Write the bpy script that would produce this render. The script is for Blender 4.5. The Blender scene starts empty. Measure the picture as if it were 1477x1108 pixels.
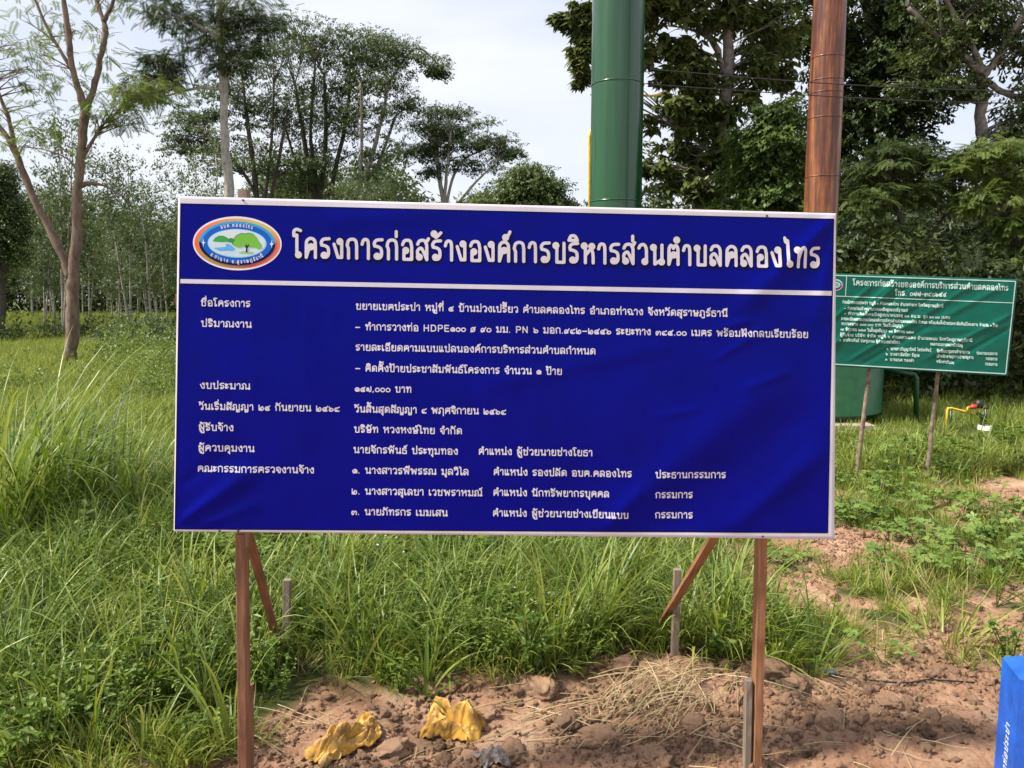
import bpy, math, random
import numpy as np
from mathutils import Vector, Matrix, Euler

random.seed(7)
rng = np.random.default_rng(11)
S = bpy.context.scene
COL = S.collection

# ------------------------------------------------------------------ camera
CAM_H = 1.72
PITCH = math.radians(6.4)
FPX = 1109.0                       # focal length in photo pixels (1477 wide)
cam = bpy.data.cameras.new('camera')
cam.sensor_width = 36.0
cam.lens = FPX / 1477.0 * 36.0
cam.clip_start = 0.05
cam.clip_end = 2000
cam_o = bpy.data.objects.new('camera', cam)
cam_o.location = (0, 0, CAM_H)
cam_o.rotation_euler = (math.radians(90) - PITCH, 0, 0)
COL.objects.link(cam_o)
S.camera = cam_o
cam.dof.use_dof = False

# ------------------------------------------------------------------ light
SUN_EL = math.radians(52)
SUN_AZ = math.radians(76)          # to the left of the direction behind the camera
to_sun = Vector((-math.sin(SUN_AZ) * math.cos(SUN_EL), -math.cos(SUN_AZ) * math.cos(SUN_EL), math.sin(SUN_EL)))
sun = bpy.data.lights.new('sun', 'SUN')
sun.energy = 5.0
sun.angle = math.radians(7.0)
sun.color = (1.0, 0.93, 0.82)
sun_o = bpy.data.objects.new('sun', sun)
sun_o.rotation_euler = to_sun.to_track_quat('Z', 'Y').to_euler()
sun_o.location = (0, 0, 30)
COL.objects.link(sun_o)

W = bpy.data.worlds.new('World')
S.world = W
W.use_nodes = True
nt = W.node_tree
bg = nt.nodes['Background']
bg.inputs['Strength'].default_value = 0.12
sky = nt.nodes.new('ShaderNodeTexSky')
sky.sky_type = 'NISHITA'
sky.sun_disc = False
sky.sun_elevation = SUN_EL
# sky rotation: 0 is +Y, clockwise seen from above
sky.sun_rotation = math.atan2(to_sun.x, to_sun.y)
tc = nt.nodes.new('ShaderNodeTexCoord')
mp = nt.nodes.new('ShaderNodeMapping')
mp.inputs['Scale'].default_value = (1.6, 1.6, 4.5)
nz = nt.nodes.new('ShaderNodeTexNoise')
nz.inputs['Scale'].default_value = 1.3
nz.inputs['Detail'].default_value = 7
nz.inputs['Roughness'].default_value = 0.5
nz.inputs['Distortion'].default_value = 0.4
cr = nt.nodes.new('ShaderNodeValToRGB')
cr.color_ramp.elements[0].position = 0.30
cr.color_ramp.elements[0].color = (0.70, 0.70, 0.70, 1)
cr.color_ramp.elements[1].position = 0.68
cr.color_ramp.elements[1].color = (0.99, 0.99, 0.99, 1)
cc = nt.nodes.new('ShaderNodeValToRGB')
cc.color_ramp.elements[0].position = 0.3
cc.color_ramp.elements[0].color = (0.72, 0.755, 0.86, 1)
cc.color_ramp.elements[1].position = 0.72
cc.color_ramp.elements[1].color = (0.90, 0.92, 0.97, 1)
sc = nt.nodes.new('ShaderNodeVectorMath'); sc.operation = 'SCALE'
sc.inputs['Scale'].default_value = 5.7
mx = nt.nodes.new('ShaderNodeMix'); mx.data_type = 'RGBA'
L = nt.links.new
L(tc.outputs['Generated'], mp.inputs['Vector'])
L(mp.outputs[0], nz.inputs['Vector'])
L(nz.outputs['Fac'], cr.inputs['Fac'])
L(nz.outputs['Fac'], cc.inputs['Fac'])
L(cc.outputs['Color'], sc.inputs[0])
L(cr.outputs['Color'], mx.inputs[0])
L(sky.outputs['Color'], mx.inputs[6])
L(sc.outputs[0], mx.inputs[7])
L(mx.outputs[2], bg.inputs['Color'])

S.view_settings.view_transform = 'Standard'
S.view_settings.look = 'None'
S.view_settings.gamma = 1.0
S.view_settings.exposure = 0.75
S.view_settings.use_curve_mapping = False
S.render.engine = 'CYCLES'
S.cycles.max_bounces = 6
S.cycles.transparent_max_bounces = 6
S.cycles.use_denoising = True

# ------------------------------------------------------------------ calibration
cp, sp = math.cos(PITCH), math.sin(PITCH)
def at(px, py, Y):
    """world point at distance Y seen at photo pixel px, py"""
    u = (np.asarray(px, float) - 738.5) / FPX
    v = (554.0 - np.asarray(py, float)) / FPX
    dy = cp + v * sp
    dz = -sp + v * cp
    t = Y / dy
    return np.stack([u * t, Y + 0 * t, CAM_H + dz * t], -1)
def P(px, py, Y): return Vector(at(px, py, Y).tolist())
def ground_y(py):
    v = (554.0 - py) / FPX
    return CAM_H * (cp + v * sp) / (sp - v * cp)

# ------------------------------------------------------------------ noise
def _h(ix, iy, s):
    n = (ix.astype(np.int64) * 374761393 + iy.astype(np.int64) * 668265263 + s * 982451653) & 0x7fffffff
    n = ((n ^ (n >> 13)) * 1274126177) & 0x7fffffff
    return ((n ^ (n >> 16)) & 0xffff) / 65535.0
def vnoise(x, y, s=0):
    x = np.asarray(x, float); y = np.asarray(y, float)
    ix = np.floor(x); iy = np.floor(y); fx = x - ix; fy = y - iy
    fx = fx * fx * (3 - 2 * fx); fy = fy * fy * (3 - 2 * fy)
    a = _h(ix, iy, s); b = _h(ix + 1, iy, s); c = _h(ix, iy + 1, s); d = _h(ix + 1, iy + 1, s)
    return (a * (1 - fx) + b * fx) * (1 - fy) + (c * (1 - fx) + d * fx) * fy
def fbm(x, y, s=0, o=4):
    r = 0; a = .5; t = 0
    for i in range(o):
        r = r + a * vnoise(x * 2 ** i + 13.7 * i, y * 2 ** i - 7.1 * i, s + i); t += a; a *= .5
    return r / t
def billow(x, y, s=0, o=3):
    r = 0; a = .5; t = 0
    for i in range(o):
        r = r + a * np.abs(2 * vnoise(x * 2 ** i, y * 2 ** i, s + i) - 1); t += a; a *= .5
    return r / t
def sst(a, b, x):
    t = np.clip((x - a) / (b - a), 0, 1); return t * t * (3 - 2 * t)
def ga(x, y, cx, cy, rx, ry): return np.exp(-((x - cx) / rx) ** 2 - ((y - cy) / ry) ** 2)

def soil(x, y):
    x = np.asarray(x, float); y = np.asarray(y, float)
    n = fbm(x * 1.7, y * 1.7, 3) - .5
    n2 = fbm(x * 6, y * 6, 9) - .5
    yb = 2.62 + .60 * sst(-1.25, -.85, x) + .22 * sst(.0, .5, x) + .05 * sst(.4, .8, x)
    s1 = sst(-.10, .12, yb + .35 * n + .35 * n2 - y)
    pz = sst(.8, 1.6, x) * sst(3.3, 3.7, y) * (1 - sst(7.0, 8.4, y))
    s2 = pz * sst(-.03, .10, fbm(x * .8 + 3, y * 1.3, 21) - .39 + .7 * n2)
    s3 = .8 * sst(.05, .12, fbm(x * .9, y * 1.1, 31) - .62 + .2 * n2) * (y < 9)
    return np.clip(np.maximum(np.maximum(s1, s2), s3), 0, 1)
def gz(x, y, detail=True):
    x = np.asarray(x, float); y = np.asarray(y, float)
    d = np.hypot(x, y)
    h = .10 * (fbm(x * .35, y * .35, 5) - .5) * sst(3, 7, d)
    h = h + .35 * (fbm(x * .05, y * .05, 6) - .5) * sst(12, 40, d)
    h = h + .07 * ga(x, y, .80, 3.38, .42, .22) + .06 * ga(x, y, -.05, 3.3, .5, .15) + .05 * ga(x, y, 1.15, 3.15, .35, .2)
    h = h - .05 * ga(x, y, .45, 2.75, .5, .18) + .05 * ga(x, y, 1.35, 2.85, .5, .3) - .03 * ga(x, y, -.3, 2.85, .3, .15)
    if detail:
        s = soil(x, y)
        near = 1 - sst(9, 14, d)
        h = h + s * near * (.075 * (.30 - billow(x * 3.1, y * 3.1, 41, 3)) + .050 * (.28 - billow(x * 8, y * 8, 44, 3)) + .022 * (.3 - billow(x * 24, y * 24, 48, 2)) - .02)
        h = h + (1 - s) * near * .02 * (fbm(x * 5, y * 5, 51) - .5)
    return h
def gzf(x, y): return float(gz(np.array([x]), np.array([y]))[0])

# ------------------------------------------------------------------ mesh helpers
def mesh(name, V, F, mats=(), smooth=False, tint=None, midx=None, col=None):
    """F: array (n,k) or list of lists"""
    me = bpy.data.meshes.new(name)
    V = np.asarray(V, np.float32).reshape(-1, 3)
    if isinstance(F, np.ndarray):
        n, k = F.shape
        me.vertices.add(len(V)); me.vertices.foreach_set('co', V.ravel())
        me.loops.add(n * k); me.loops.foreach_set('vertex_index', F.astype(np.int32).ravel())
        me.polygons.add(n)
        me.polygons.foreach_set('loop_start', np.arange(0, n * k, k, dtype=np.int32))
        me.update(calc_edges=True)
    else:
        me.from_pydata([tuple(map(float, v)) for v in V], [], [tuple(map(int, f)) for f in F])
        me.update()
    for m in mats: me.materials.append(m)
    if smooth: me.polygons.foreach_set('use_smooth', np.ones(len(me.polygons), bool))
    if midx is not None: me.polygons.foreach_set('material_index', np.asarray(midx, np.int32))
    if tint is not None:
        a = me.attributes.new('tint', 'FLOAT', 'POINT'); a.data.foreach_set('value', np.asarray(tint, np.float32))
    if col is not None:
        a = me.attributes.new('print', 'FLOAT_COLOR', 'POINT')
        c = np.ones((len(V), 4), np.float32); c[:, :3] = col
        a.data.foreach_set('color', c.ravel())
    return me
def link(name, data, parent=None, loc=None, label=None, cat=None, group=None, kind=None):
    o = bpy.data.objects.new(name, data); COL.objects.link(o)
    if loc is not None: o.location = loc
    if parent is not None: o.parent = parent
    if label: o['label'] = label
    if cat: o['category'] = cat
    if group: o['group'] = group
    if kind: o['kind'] = kind
    return o
def thing(name, loc, label, cat, group=None):
    return link(name, None, None, loc, label, cat, group)

class MB:
    def __init__(s): s.V = []; s.F = []; s.T = []; s.n = 0
    def add(s, V, F, t=.5):
        V = np.asarray(V, float).reshape(-1, 3)
        s.V.append(V); s.T.append(np.full(len(V), t) if np.isscalar(t) else np.asarray(t))
        s.F += [[i + s.n for i in f] for f in F]; s.n += len(V)
    def tube(s, pts, rad, k=8, t=.5, cap=True):
        pts = [Vector(p) for p in pts]; n = len(pts)
        if np.isscalar(rad): rad = [rad] * n
        V = []; F = []
        up = Vector((0, 0, 1)); prev = None
        for i, p in enumerate(pts):
            d = (pts[min(i + 1, n - 1)] - pts[max(i - 1, 0)]).normalized()
            a = prev if prev is not None else (Vector((1, 0, 0)) if abs(d.z) > .8 else up)
            a = (a - d * a.dot(d)); a = a.normalized() if a.length > 1e-6 else d.orthogonal().normalized()
            prev = a; b = d.cross(a)
            for j in range(k):
                th = 2 * math.pi * j / k
                V.append(p + (a * math.cos(th) + b * math.sin(th)) * rad[i])
        for i in range(n - 1):
            for j in range(k):
                F.append([i * k + j, i * k + (j + 1) % k, (i + 1) * k + (j + 1) % k, (i + 1) * k + j])
        if cap:
            F.append(list(range(k))[::-1]); F.append([(n - 1) * k + j for j in range(k)])
        s.add([tuple(v) for v in V], F, t)
    def box(s, c, d, R=None, jit=0, t=.5):
        V = []
        for x in (-1, 1):
            for y in (-1, 1):
                for z in (-1, 1):
                    v = Vector((x * d[0] / 2, y * d[1] / 2, z * d[2] / 2))
                    if jit: v += Vector([random.uniform(-jit, jit) for _ in range(3)])
                    if R is not None: v = R @ v
                    V.append(tuple(v + Vector(c)))
        s.add(V, [[0, 1, 3, 2], [4, 6, 7, 5], [0, 4, 5, 1], [2, 3, 7, 6], [0, 2, 6, 4], [1, 5, 7, 3]], t)
    def timber(s, a, b, w, d, side=None, n=10, wob=.0012, t=.5):
        """sawn timber from a to b, section w x d"""
        a = Vector(a); b = Vector(b); z = (b - a).normalized()
        x = Vector(side) if side is not None else Vector((1, 0, 0)); x = (x - z * x.dot(z)).normalized(); y = z.cross(x)
        V = []; F = []
        c = .1
        prof = [(-.5, -.5 + c), (-.5 + c, -.5), (.5 - c, -.5), (.5, -.5 + c), (.5, .5 - c), (.5 - c, .5), (-.5 + c, .5), (-.5, .5 - c)]
        for i in range(n + 1):
            p = a.lerp(b, i / n)
            for (u, v) in prof:
                q = p + x * (u * w + random.uniform(-wob, wob)) + y * (v * d + random.uniform(-wob, wob))
                V.append(tuple(q))
        for i in range(n):
            for j in range(8): F.append([i * 8 + j, i * 8 + (j + 1) % 8, (i + 1) * 8 + (j + 1) % 8, (i + 1) * 8 + j])
        F.append([7, 6, 5, 4, 3, 2, 1, 0]); F.append([n * 8 + j for j in range(8)])
        s.add(V, F, t)
    def lathe(s, prof, k=48, c=(0, 0, 0), t=.5):
        V = []; F = []
        for (r, z) in prof:
            for j in range(k):
                th = 2 * math.pi * j / k
                V.append((c[0] + r * math.cos(th), c[1] + r * math.sin(th), c[2] + z))
        for i in range(len(prof) - 1):
            for j in range(k): F.append([i * k + j, i * k + (j + 1) % k, (i + 1) * k + (j + 1) % k, (i + 1) * k + j])
        s.add(V, F, t)
    def build(s, name, mats, smooth=False):
        if not isinstance(mats, (list, tuple)): mats = [mats]
        return mesh(name, np.concatenate(s.V), s.F, mats, smooth, tint=np.concatenate(s.T))

# ------------------------------------------------------------------ materials
def mat(name):
    m = bpy.data.materials.new(name); m.use_nodes = True
    n = m.node_tree; return m, n, n.nodes['Principled BSDF'], n.links.new
def N(n, t, **k):
    x = n.nodes.new(t)
    for a, b in k.items():
        if hasattr(x, a): setattr(x, a, b)
        else: x.inputs[a].default_value = b
    return x
def ramp(n, pts):
    r = n.nodes.new('ShaderNodeValToRGB'); e = r.color_ramp.elements
    while len(e) < len(pts): e.new(.5)
    for i, (p, c) in enumerate(pts): e[i].position = p; e[i].color = (*c, 1)
    return r
def simple(name, c, rough=.6, noise=0, scale=20, bump=0, metal=0, spec=.5, stretch=(1, 1, 1), c2=None, coat=0):
    m, n, b, l = mat(name)
    b.inputs['Base Color'].default_value = (*c, 1); b.inputs['Roughness'].default_value = rough
    b.inputs['Metallic'].default_value = metal; b.inputs['Specular IOR Level'].default_value = spec
    b.inputs['Coat Weight'].default_value = coat; b.inputs['Coat Roughness'].default_value = .2
    if noise or bump:
        t = N(n, 'ShaderNodeTexCoord'); mpn = N(n, 'ShaderNodeMapping'); mpn.inputs['Scale'].default_value = stretch
        z = N(n, 'ShaderNodeTexNoise', Scale=scale, Detail=8, Roughness=.6)
        l(t.outputs['Object'], mpn.inputs[0]); l(mpn.outputs[0], z.inputs['Vector'])
        if noise:
            d = tuple(x * (1 - noise) for x in c); u = c2 or tuple(min(1, x * (1 + noise)) for x in c)
            r = ramp(n, [(.3, d), (.7, u)]); l(z.outputs['Fac'], r.inputs[0]); l(r.outputs[0], b.inputs['Base Color'])
        if bump:
            bp = N(n, 'ShaderNodeBump', Strength=bump, Distance=.01); l(z.outputs['Fac'], bp.inputs['Height']); l(bp.outputs[0], b.inputs['Normal'])
    return m
def leafmat(name, c1, c2, c3=None, trans=.35, rough=.45, spec=.3):
    """c1 dark .. c2 light by tint; random by instance"""
    m, n, b, l = mat(name)
    a = N(n, 'ShaderNodeAttribute'); a.attribute_name = 'tint'
    oi = N(n, 'ShaderNodeObjectInfo')
    mm = N(n, 'ShaderNodeMath', operation='MULTIPLY_ADD'); mm.inputs[1].default_value = .5; l(oi.outputs['Random'], mm.inputs[0])
    ml = N(n, 'ShaderNodeMath', operation='MULTIPLY'); ml.inputs[1].default_value = .75; l(a.outputs['Fac'], ml.inputs[0]); l(ml.outputs[0], mm.inputs[2])
    r = ramp(n, [(0, c1), (.62, c2), (1, c3 or c2)]); l(mm.outputs[0], r.inputs[0])
    b.inputs['Roughness'].default_value = rough; b.inputs['Specular IOR Level'].default_value = spec
    l(r.outputs[0], b.inputs['Base Color'])
    tr = N(n, 'ShaderNodeBsdfTranslucent')
    hs = N(n, 'ShaderNodeHueSaturation', Hue=.485, Saturation=1.1, Value=1.25); l(r.outputs[0], hs.inputs['Color']); l(hs.outputs[0], tr.inputs['Color'])
    ms = N(n, 'ShaderNodeMixShader'); ms.inputs[0].default_value = trans
    l(b.outputs[0], ms.inputs[1]); l(tr.outputs[0], ms.inputs[2]); l(ms.outputs[0], n.nodes['Material Output'].inputs['Surface'])
    return m

M = {}
M['grass'] = leafmat('grass_blade', (.060, .105, .014), (.205, .275, .040), (.38, .39, .12), trans=.4, rough=.4)
M['grass_far'] = leafmat('meadow_grass', (.095, .14, .022), (.22, .29, .050), (.32, .34, .10), trans=.35)
M['tall'] = leafmat('guinea_grass', (.030, .065, .012), (.13, .205, .036), (.27, .32, .085), trans=.35, rough=.38)
M['weed'] = leafmat('weed_leaf', (.045, .095, .014), (.13, .21, .032), (.21, .28, .055), trans=.35)
M['lobed'] = leafmat('lobed_leaf', (.05, .105, .018), (.135, .22, .042), (.20, .28, .065), trans=.3)
M['straw'] = leafmat('dry_straw', (.20, .14, .075), (.42, .32, .17), (.55, .45, .27), trans=.15, rough=.7)
M['flower'] = simple('small_flowers', (.62, .60, .68), .6)
M['lf_legume'] = leafmat('legume_leaf', (.022, .044, .012), (.068, .105, .028), (.11, .15, .045), trans=.3)
M['lf_teak'] = leafmat('broad_leaf', (.030, .050, .014), (.095, .125, .034), (.17, .19, .065), trans=.25, rough=.4)
M['lf_dark'] = leafmat('dark_leaf', (.020, .038, .012), (.060, .092, .026), (.11, .14, .045), trans=.25)
M['lf_bright'] = leafmat('bright_leaf', (.034, .070, .013), (.105, .165, .036), (.18, .24, .06), trans=.35)
M['lf_rubber'] = leafmat('rubber_leaf', (.040, .062, .022), (.095, .135, .048), (.16, .20, .09), trans=.3)
M['stick'] = simple('stick_bark', (.19, .14, .10), .9, .6, 16, .8)
M['bark'] = simple('brown_bark', (.17, .115, .085), .9, .55, 9, .8, stretch=(1, 1, .35))
M['bark_pale'] = simple('pale_bark', (.36, .33, .29), .9, .5, 12, .6, stretch=(1, 1, .4))
M['bark_dark'] = simple('dark_bark', (.075, .06, .048), .9, .5, 12, .6)
M['bark_grey'] = simple('grey_bark', (.20, .175, .15), .9, .6, 9, .8)

def groundmat():
    m, n, b, l = mat('ground_soil')
    a = N(n, 'ShaderNodeAttribute'); a.attribute_name = 'tint'
    t = N(n, 'ShaderNodeTexCoord')
    z1 = N(n, 'ShaderNodeTexNoise', Scale=3.2, Detail=10, Roughness=.62); l(t.outputs['Object'], z1.inputs['Vector'])
    z2 = N(n, 'ShaderNodeTexNoise', Scale=45, Detail=9, Roughness=.8); l(t.outputs['Object'], z2.inputs['Vector'])
    z3 = N(n, 'ShaderNodeTexNoise', Scale=9, Detail=8, Roughness=.65); l(t.outputs['Object'], z3.inputs['Vector'])
    dirt = ramp(n, [(.30, (.31, .155, .092)), (.5, (.53, .31, .20)), (.70, (.66, .45, .31))]); l(z1.outputs['Fac'], dirt.inputs[0])
    grit = ramp(n, [(.34, (.50, .44, .41)), (.52, (1, 1, 1)), (.75, (1.25, 1.2, 1.15))]); l(z2.outputs['Fac'], grit.inputs[0])
    mu = N(n, 'ShaderNodeMix', data_type='RGBA', blend_type='MULTIPLY'); mu.inputs[0].default_value = .75
    l(dirt.outputs[0], mu.inputs[6]); l(grit.outputs[0], mu.inputs[7])
    turf = ramp(n, [(.3, (.055, .060, .022)), (.5, (.085, .105, .030)), (.7, (.13, .12, .055))]); l(z3.outputs['Fac'], turf.inputs[0])
    mx = N(n, 'ShaderNodeMix', data_type='RGBA'); l(a.outputs['Fac'], mx.inputs[0]); l(turf.outputs[0], mx.inputs[6]); l(mu.outputs[2], mx.inputs[7])
    l(mx.outputs[2], b.inputs['Base Color']); b.inputs['Roughness'].default_value = .95; b.inputs['Specular IOR Level'].default_value = .15
    bp = N(n, 'ShaderNodeBump', Strength=1.0, Distance=.03); l(z2.outputs['Fac'], bp.inputs['Height']); l(bp.outputs[0], b.inputs['Normal'])
    return m
M['ground'] = groundmat()
M['clod'] = simple('dirt_clod', (.50, .29, .185), .95, .4, 60, 1.0, spec=.1, c2=(.70, .46, .31))
def _vary(m, lo=.62, hi=1.2):
    n = m.node_tree; l = n.links.new; b = n.nodes['Principled BSDF']; src = b.inputs['Base Color'].links[0].from_socket
    oi = N(n, 'ShaderNodeObjectInfo'); r_ = ramp(n, [(0, (lo, lo, lo)), (1, (hi, hi * .98, hi * .95))]); l(oi.outputs['Random'], r_.inputs[0])
    mu = N(n, 'ShaderNodeMix', data_type='RGBA', blend_type='MULTIPLY'); mu.inputs[0].default_value = 1; l(src, mu.inputs[6]); l(r_.outputs[0], mu.inputs[7]); l(mu.outputs[2], b.inputs['Base Color'])
_vary(M['clod'])

def woodmat(name, c1, c2):
    m, n, b, l = mat(name)
    t = N(n, 'ShaderNodeTexCoord'); mpn = N(n, 'ShaderNodeMapping'); mpn.inputs['Scale'].default_value = (60, 60, 4)
    z = N(n, 'ShaderNodeTexNoise', Scale=1.5, Detail=9, Roughness=.65, Distortion=.6)
    z2 = N(n, 'ShaderNodeTexNoise', Scale=6, Detail=5)
    l(t.outputs['Object'], mpn.inputs[0]); l(mpn.outputs[0], z.inputs['Vector']); l(t.outputs['Object'], z2.inputs['Vector'])
    ad = N(n, 'ShaderNodeMath', operation='MULTIPLY_ADD'); ad.inputs[1].default_value = .6; l(z2.outputs['Fac'], ad.inputs[0]); l(z.outputs['Fac'], ad.inputs[2])
    r = ramp(n, [(.55, c1), (1.0, c2)]); l(ad.outputs[0], r.inputs[0]); l(r.outputs[0], b.inputs['Base Color'])
    b.inputs['Roughness'].default_value = .8; b.inputs['Specular IOR Level'].default_value = .25
    bp = N(n, 'ShaderNodeBump', Strength=.5, Distance=.003); l(z.outputs['Fac'], bp.inputs['Height']); l(bp.outputs[0], b.inputs['Normal'])
    return m
M['wood'] = woodmat('reddish_sawn_timber', (.11, .050, .028), (.27, .135, .080))
M['wood_or'] = woodmat('orange_sawn_timber', (.16, .070, .032), (.36, .185, .095))
M['wood_grey'] = woodmat('weathered_timber', (.13, .10, .078), (.27, .215, .17))

def vinyl(name, c, rough=.32, stain=.25, attr=False, coat=.09):
    m, n, b, l = mat(name)
    t = N(n, 'ShaderNodeTexCoord')
    z = N(n, 'ShaderNodeTexNoise', Scale=4, Detail=9, Roughness=.65); l(t.outputs['Object'], z.inputs['Vector'])
    z2 = N(n, 'ShaderNodeTexNoise', Scale=30, Detail=6, Roughness=.6); l(t.outputs['Object'], z2.inputs['Vector'])
    r = ramp(n, [(.3, (1 - stain,) * 3), (.65, (1, 1, 1))]); l(z.outputs['Fac'], r.inputs[0])
    mu = N(n, 'ShaderNodeMix', data_type='RGBA', blend_type='MULTIPLY'); mu.inputs[0].default_value = 1
    if attr:
        a = N(n, 'ShaderNodeAttribute'); a.attribute_name = 'print'; l(a.outputs['Color'], mu.inputs[6])
    else: mu.inputs[6].default_value = (*c, 1)
    l(r.outputs[0], mu.inputs[7]); l(mu.outputs[2], b.inputs['Base Color'])
    rr = ramp(n, [(.3, (rough * .8,) * 3), (.7, (rough * 1.4,) * 3)]); l(z2.outputs['Fac'], rr.inputs[0]); l(rr.outputs[0], b.inputs['Roughness'])
    b.inputs['Coat Weight'].default_value = coat; b.inputs['Coat Roughness'].default_value = .16; b.inputs['Specular IOR Level'].default_value = .05
    bp = N(n, 'ShaderNodeBump', Strength=.12, Distance=.004); l(z.outputs['Fac'], bp.inputs['Height']); l(bp.outputs[0], b.inputs['Normal'])
    return m
M['v_blue'] = vinyl('blue_vinyl', (.0001, .0022, .215))
M['v_navy'] = vinyl('navy_print_edge', (.002, .003, .05))
M['v_white'] = vinyl('white_vinyl', (.62, .61, .68), stain=.18)
M['v_green'] = vinyl('green_vinyl', (.004, .125, .088), rough=.3, coat=.25)
M['v_mint'] = vinyl('pale_print', (.48, .66, .60), stain=.1)
M['v_print'] = vinyl('colour_print', (1, 1, 1), attr=True, stain=.05)

# ------------------------------------------------------------------ ground
def lines(segs):
    out = []
    for a, b, st in segs: out += list(np.arange(a, b, st))
    return out
ylist = [-8, -4, -1, .5, 1.2] + lines([(1.6, 2.4, .08), (2.4, 4.4, .018), (4.4, 7, .05), (7, 12, .12)]) + [12 * 1.05 ** i for i in range(0, 75)]
xp = lines([(0, 2.4, .02), (2.4, 6, .06), (6, 12, .2)]) + [12 * 1.08 ** i for i in range(0, 45)]
xlist = [-a for a in xp[:0:-1]] + xp
X, Y = np.meshgrid(np.array(xlist), np.array(ylist))
Z = gz(X, Y)
V = np.stack([X, Y, Z], -1).reshape(-1, 3)
nx, ny = len(xlist), len(ylist)
ii = (np.arange(ny - 1)[:, None] * nx + np.arange(nx - 1)[None]).reshape(-1)
F = np.stack([ii, ii + 1, ii + nx + 1, ii + nx], -1)
link('ground', mesh('ground', V, F, [M['ground']], True, tint=soil(X, Y).reshape(-1)), kind='structure')

# ------------------------------------------------------------------ scatter by geometry nodes (stuff)
def scatter(name, templates, pts, rot, scl, label, kind='stuff'):
    me = bpy.data.meshes.new(name); n = len(pts)
    me.vertices.add(n); me.vertices.foreach_set('co', np.asarray(pts, np.float32).ravel())
    a = me.attributes.new('rot', 'FLOAT_VECTOR', 'POINT'); a.data.foreach_set('vector', np.asarray(rot, np.float32).ravel())
    a = me.attributes.new('scl', 'FLOAT', 'POINT'); a.data.foreach_set('value', np.asarray(scl, np.float32))
    a = me.attributes.new('idx', 'INT', 'POINT'); a.data.foreach_set('value', rng.integers(0, len(templates), n).astype(np.int32))
    o = link(name, me, kind=kind); o['label'] = label
    g = bpy.data.node_groups.new(name + '_nodes', 'GeometryNodeTree')
    g.interface.new_socket('Geometry', in_out='INPUT', socket_type='NodeSocketGeometry')
    g.interface.new_socket('Geometry', in_out='OUTPUT', socket_type='NodeSocketGeometry')
    gi = g.nodes.new('NodeGroupInput'); go = g.nodes.new('NodeGroupOutput')
    ip = g.nodes.new('GeometryNodeInstanceOnPoints'); ip.inputs['Pick Instance'].default_value = True
    jn = g.nodes.new('GeometryNodeJoinGeometry')
    for t in templates:
        oi = g.nodes.new('GeometryNodeObjectInfo'); oi.inputs['Object'].default_value = t
        gt = g.nodes.new('GeometryNodeGeometryToInstance')
        g.links.new(oi.outputs['Geometry'], gt.inputs[0]); g.links.new(gt.outputs[0], jn.inputs[0])
    def na(nm, ty):
        x = g.nodes.new('GeometryNodeInputNamedAttribute'); x.data_type = ty; x.inputs['Name'].default_value = nm
        return [q for q in x.outputs if q.enabled and q.name == 'Attribute'][0]
    g.links.new(gi.outputs[0], ip.inputs['Points']); g.links.new(jn.outputs[0], ip.inputs['Instance'])
    g.links.new(na('rot', 'FLOAT_VECTOR'), ip.inputs['Rotation']); g.links.new(na('scl', 'FLOAT'), ip.inputs['Scale'])
    g.links.new(na('idx', 'INT'), ip.inputs['Instance Index'])
    g.links.new(ip.outputs[0], go.inputs[0])
    md = o.modifiers.new('scatter', 'NODES'); md.node_group = g
    return o
def template(name, me): return bpy.data.objects.new(name, me)      # a source shape, not placed in the scene

# ------------------------------------------------------------------ blades and plants
def blade(mb, base, yaw, lean, length, width, droop, t, seg=5, fold=.25):
    """grass blade with a folded midrib: 3 verts per row"""
    V = []; p = Vector(base); d = Vector((math.cos(yaw), math.sin(yaw), 0)); sd = Vector((-math.sin(yaw), math.cos(yaw), 0))
    ang = lean; st = length / seg
    F = []
    for i in range(seg + 1):
        f = i / seg
        w = width * (.55 + .45 * math.sin(min(1, f * 2.2) * math.pi / 2)) * (1 - f ** 2.2) * .5 + width * .02
        dirv = d * math.sin(ang) + Vector((0, 0, 1)) * math.cos(ang)
        nrm = d * math.cos(ang) - Vector((0, 0, 1)) * math.sin(ang)
        V += [p - sd * w, p + nrm * w * fold, p + sd * w]
        if i < seg:
            k = i * 3
            F += [[k, k + 1, k + 4, k + 3], [k + 1, k + 2, k + 5, k + 4]]
        p = p + dirv * st
        ang += droop / seg * (.4 + 1.2 * f)
    mb.add([tuple(v) for v in V], F, t)
def tuft(name, nb, h, spread, wid, droop, m, seed, lean=.35, seg=5):
    random.seed(seed); mb = MB()
    for i in range(nb):
        a = random.uniform(0, 2 * math.pi); r = spread * random.random() ** .7
        L_ = h * random.uniform(.5, 1.15)
        blade(mb, (r * math.cos(a) * .6, r * math.sin(a) * .6, -.02), a + random.gauss(0, .6), abs(random.gauss(lean, lean * .6)), L_, wid * random.uniform(.6, 1.3), random.uniform(.3, 1) * droop, random.uniform(0, 1), seg)
    return template(name, mb.build(name, m))
def leaf_quad(mb, p, d, n_, L_, w, t, cup=.15):
    """pointed leaf of two folded quads-ish: 6 verts"""
    d = Vector(d).normalized(); s_ = d.cross(Vector(n_)); s_ = s_.normalized() if s_.length > 1e-5 else d.orthogonal().normalized(); u = s_.cross(d)
    p = Vector(p)
    V = [p, p + d * L_ * .35 + s_ * w * .5 + u * w * cup, p + d * L_ * .75 + s_ * w * .36 - u * L_ * .03, p + d * L_ - u * L_ * .12, p + d * L_ * .75 - s_ * w * .36 - u * L_ * .03, p + d * L_ * .35 - s_ * w * .5 + u * w * cup]
    mb.add([tuple(v) for v in V], [[0, 1, 2, 3], [0, 3, 4, 5]], t)
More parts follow.
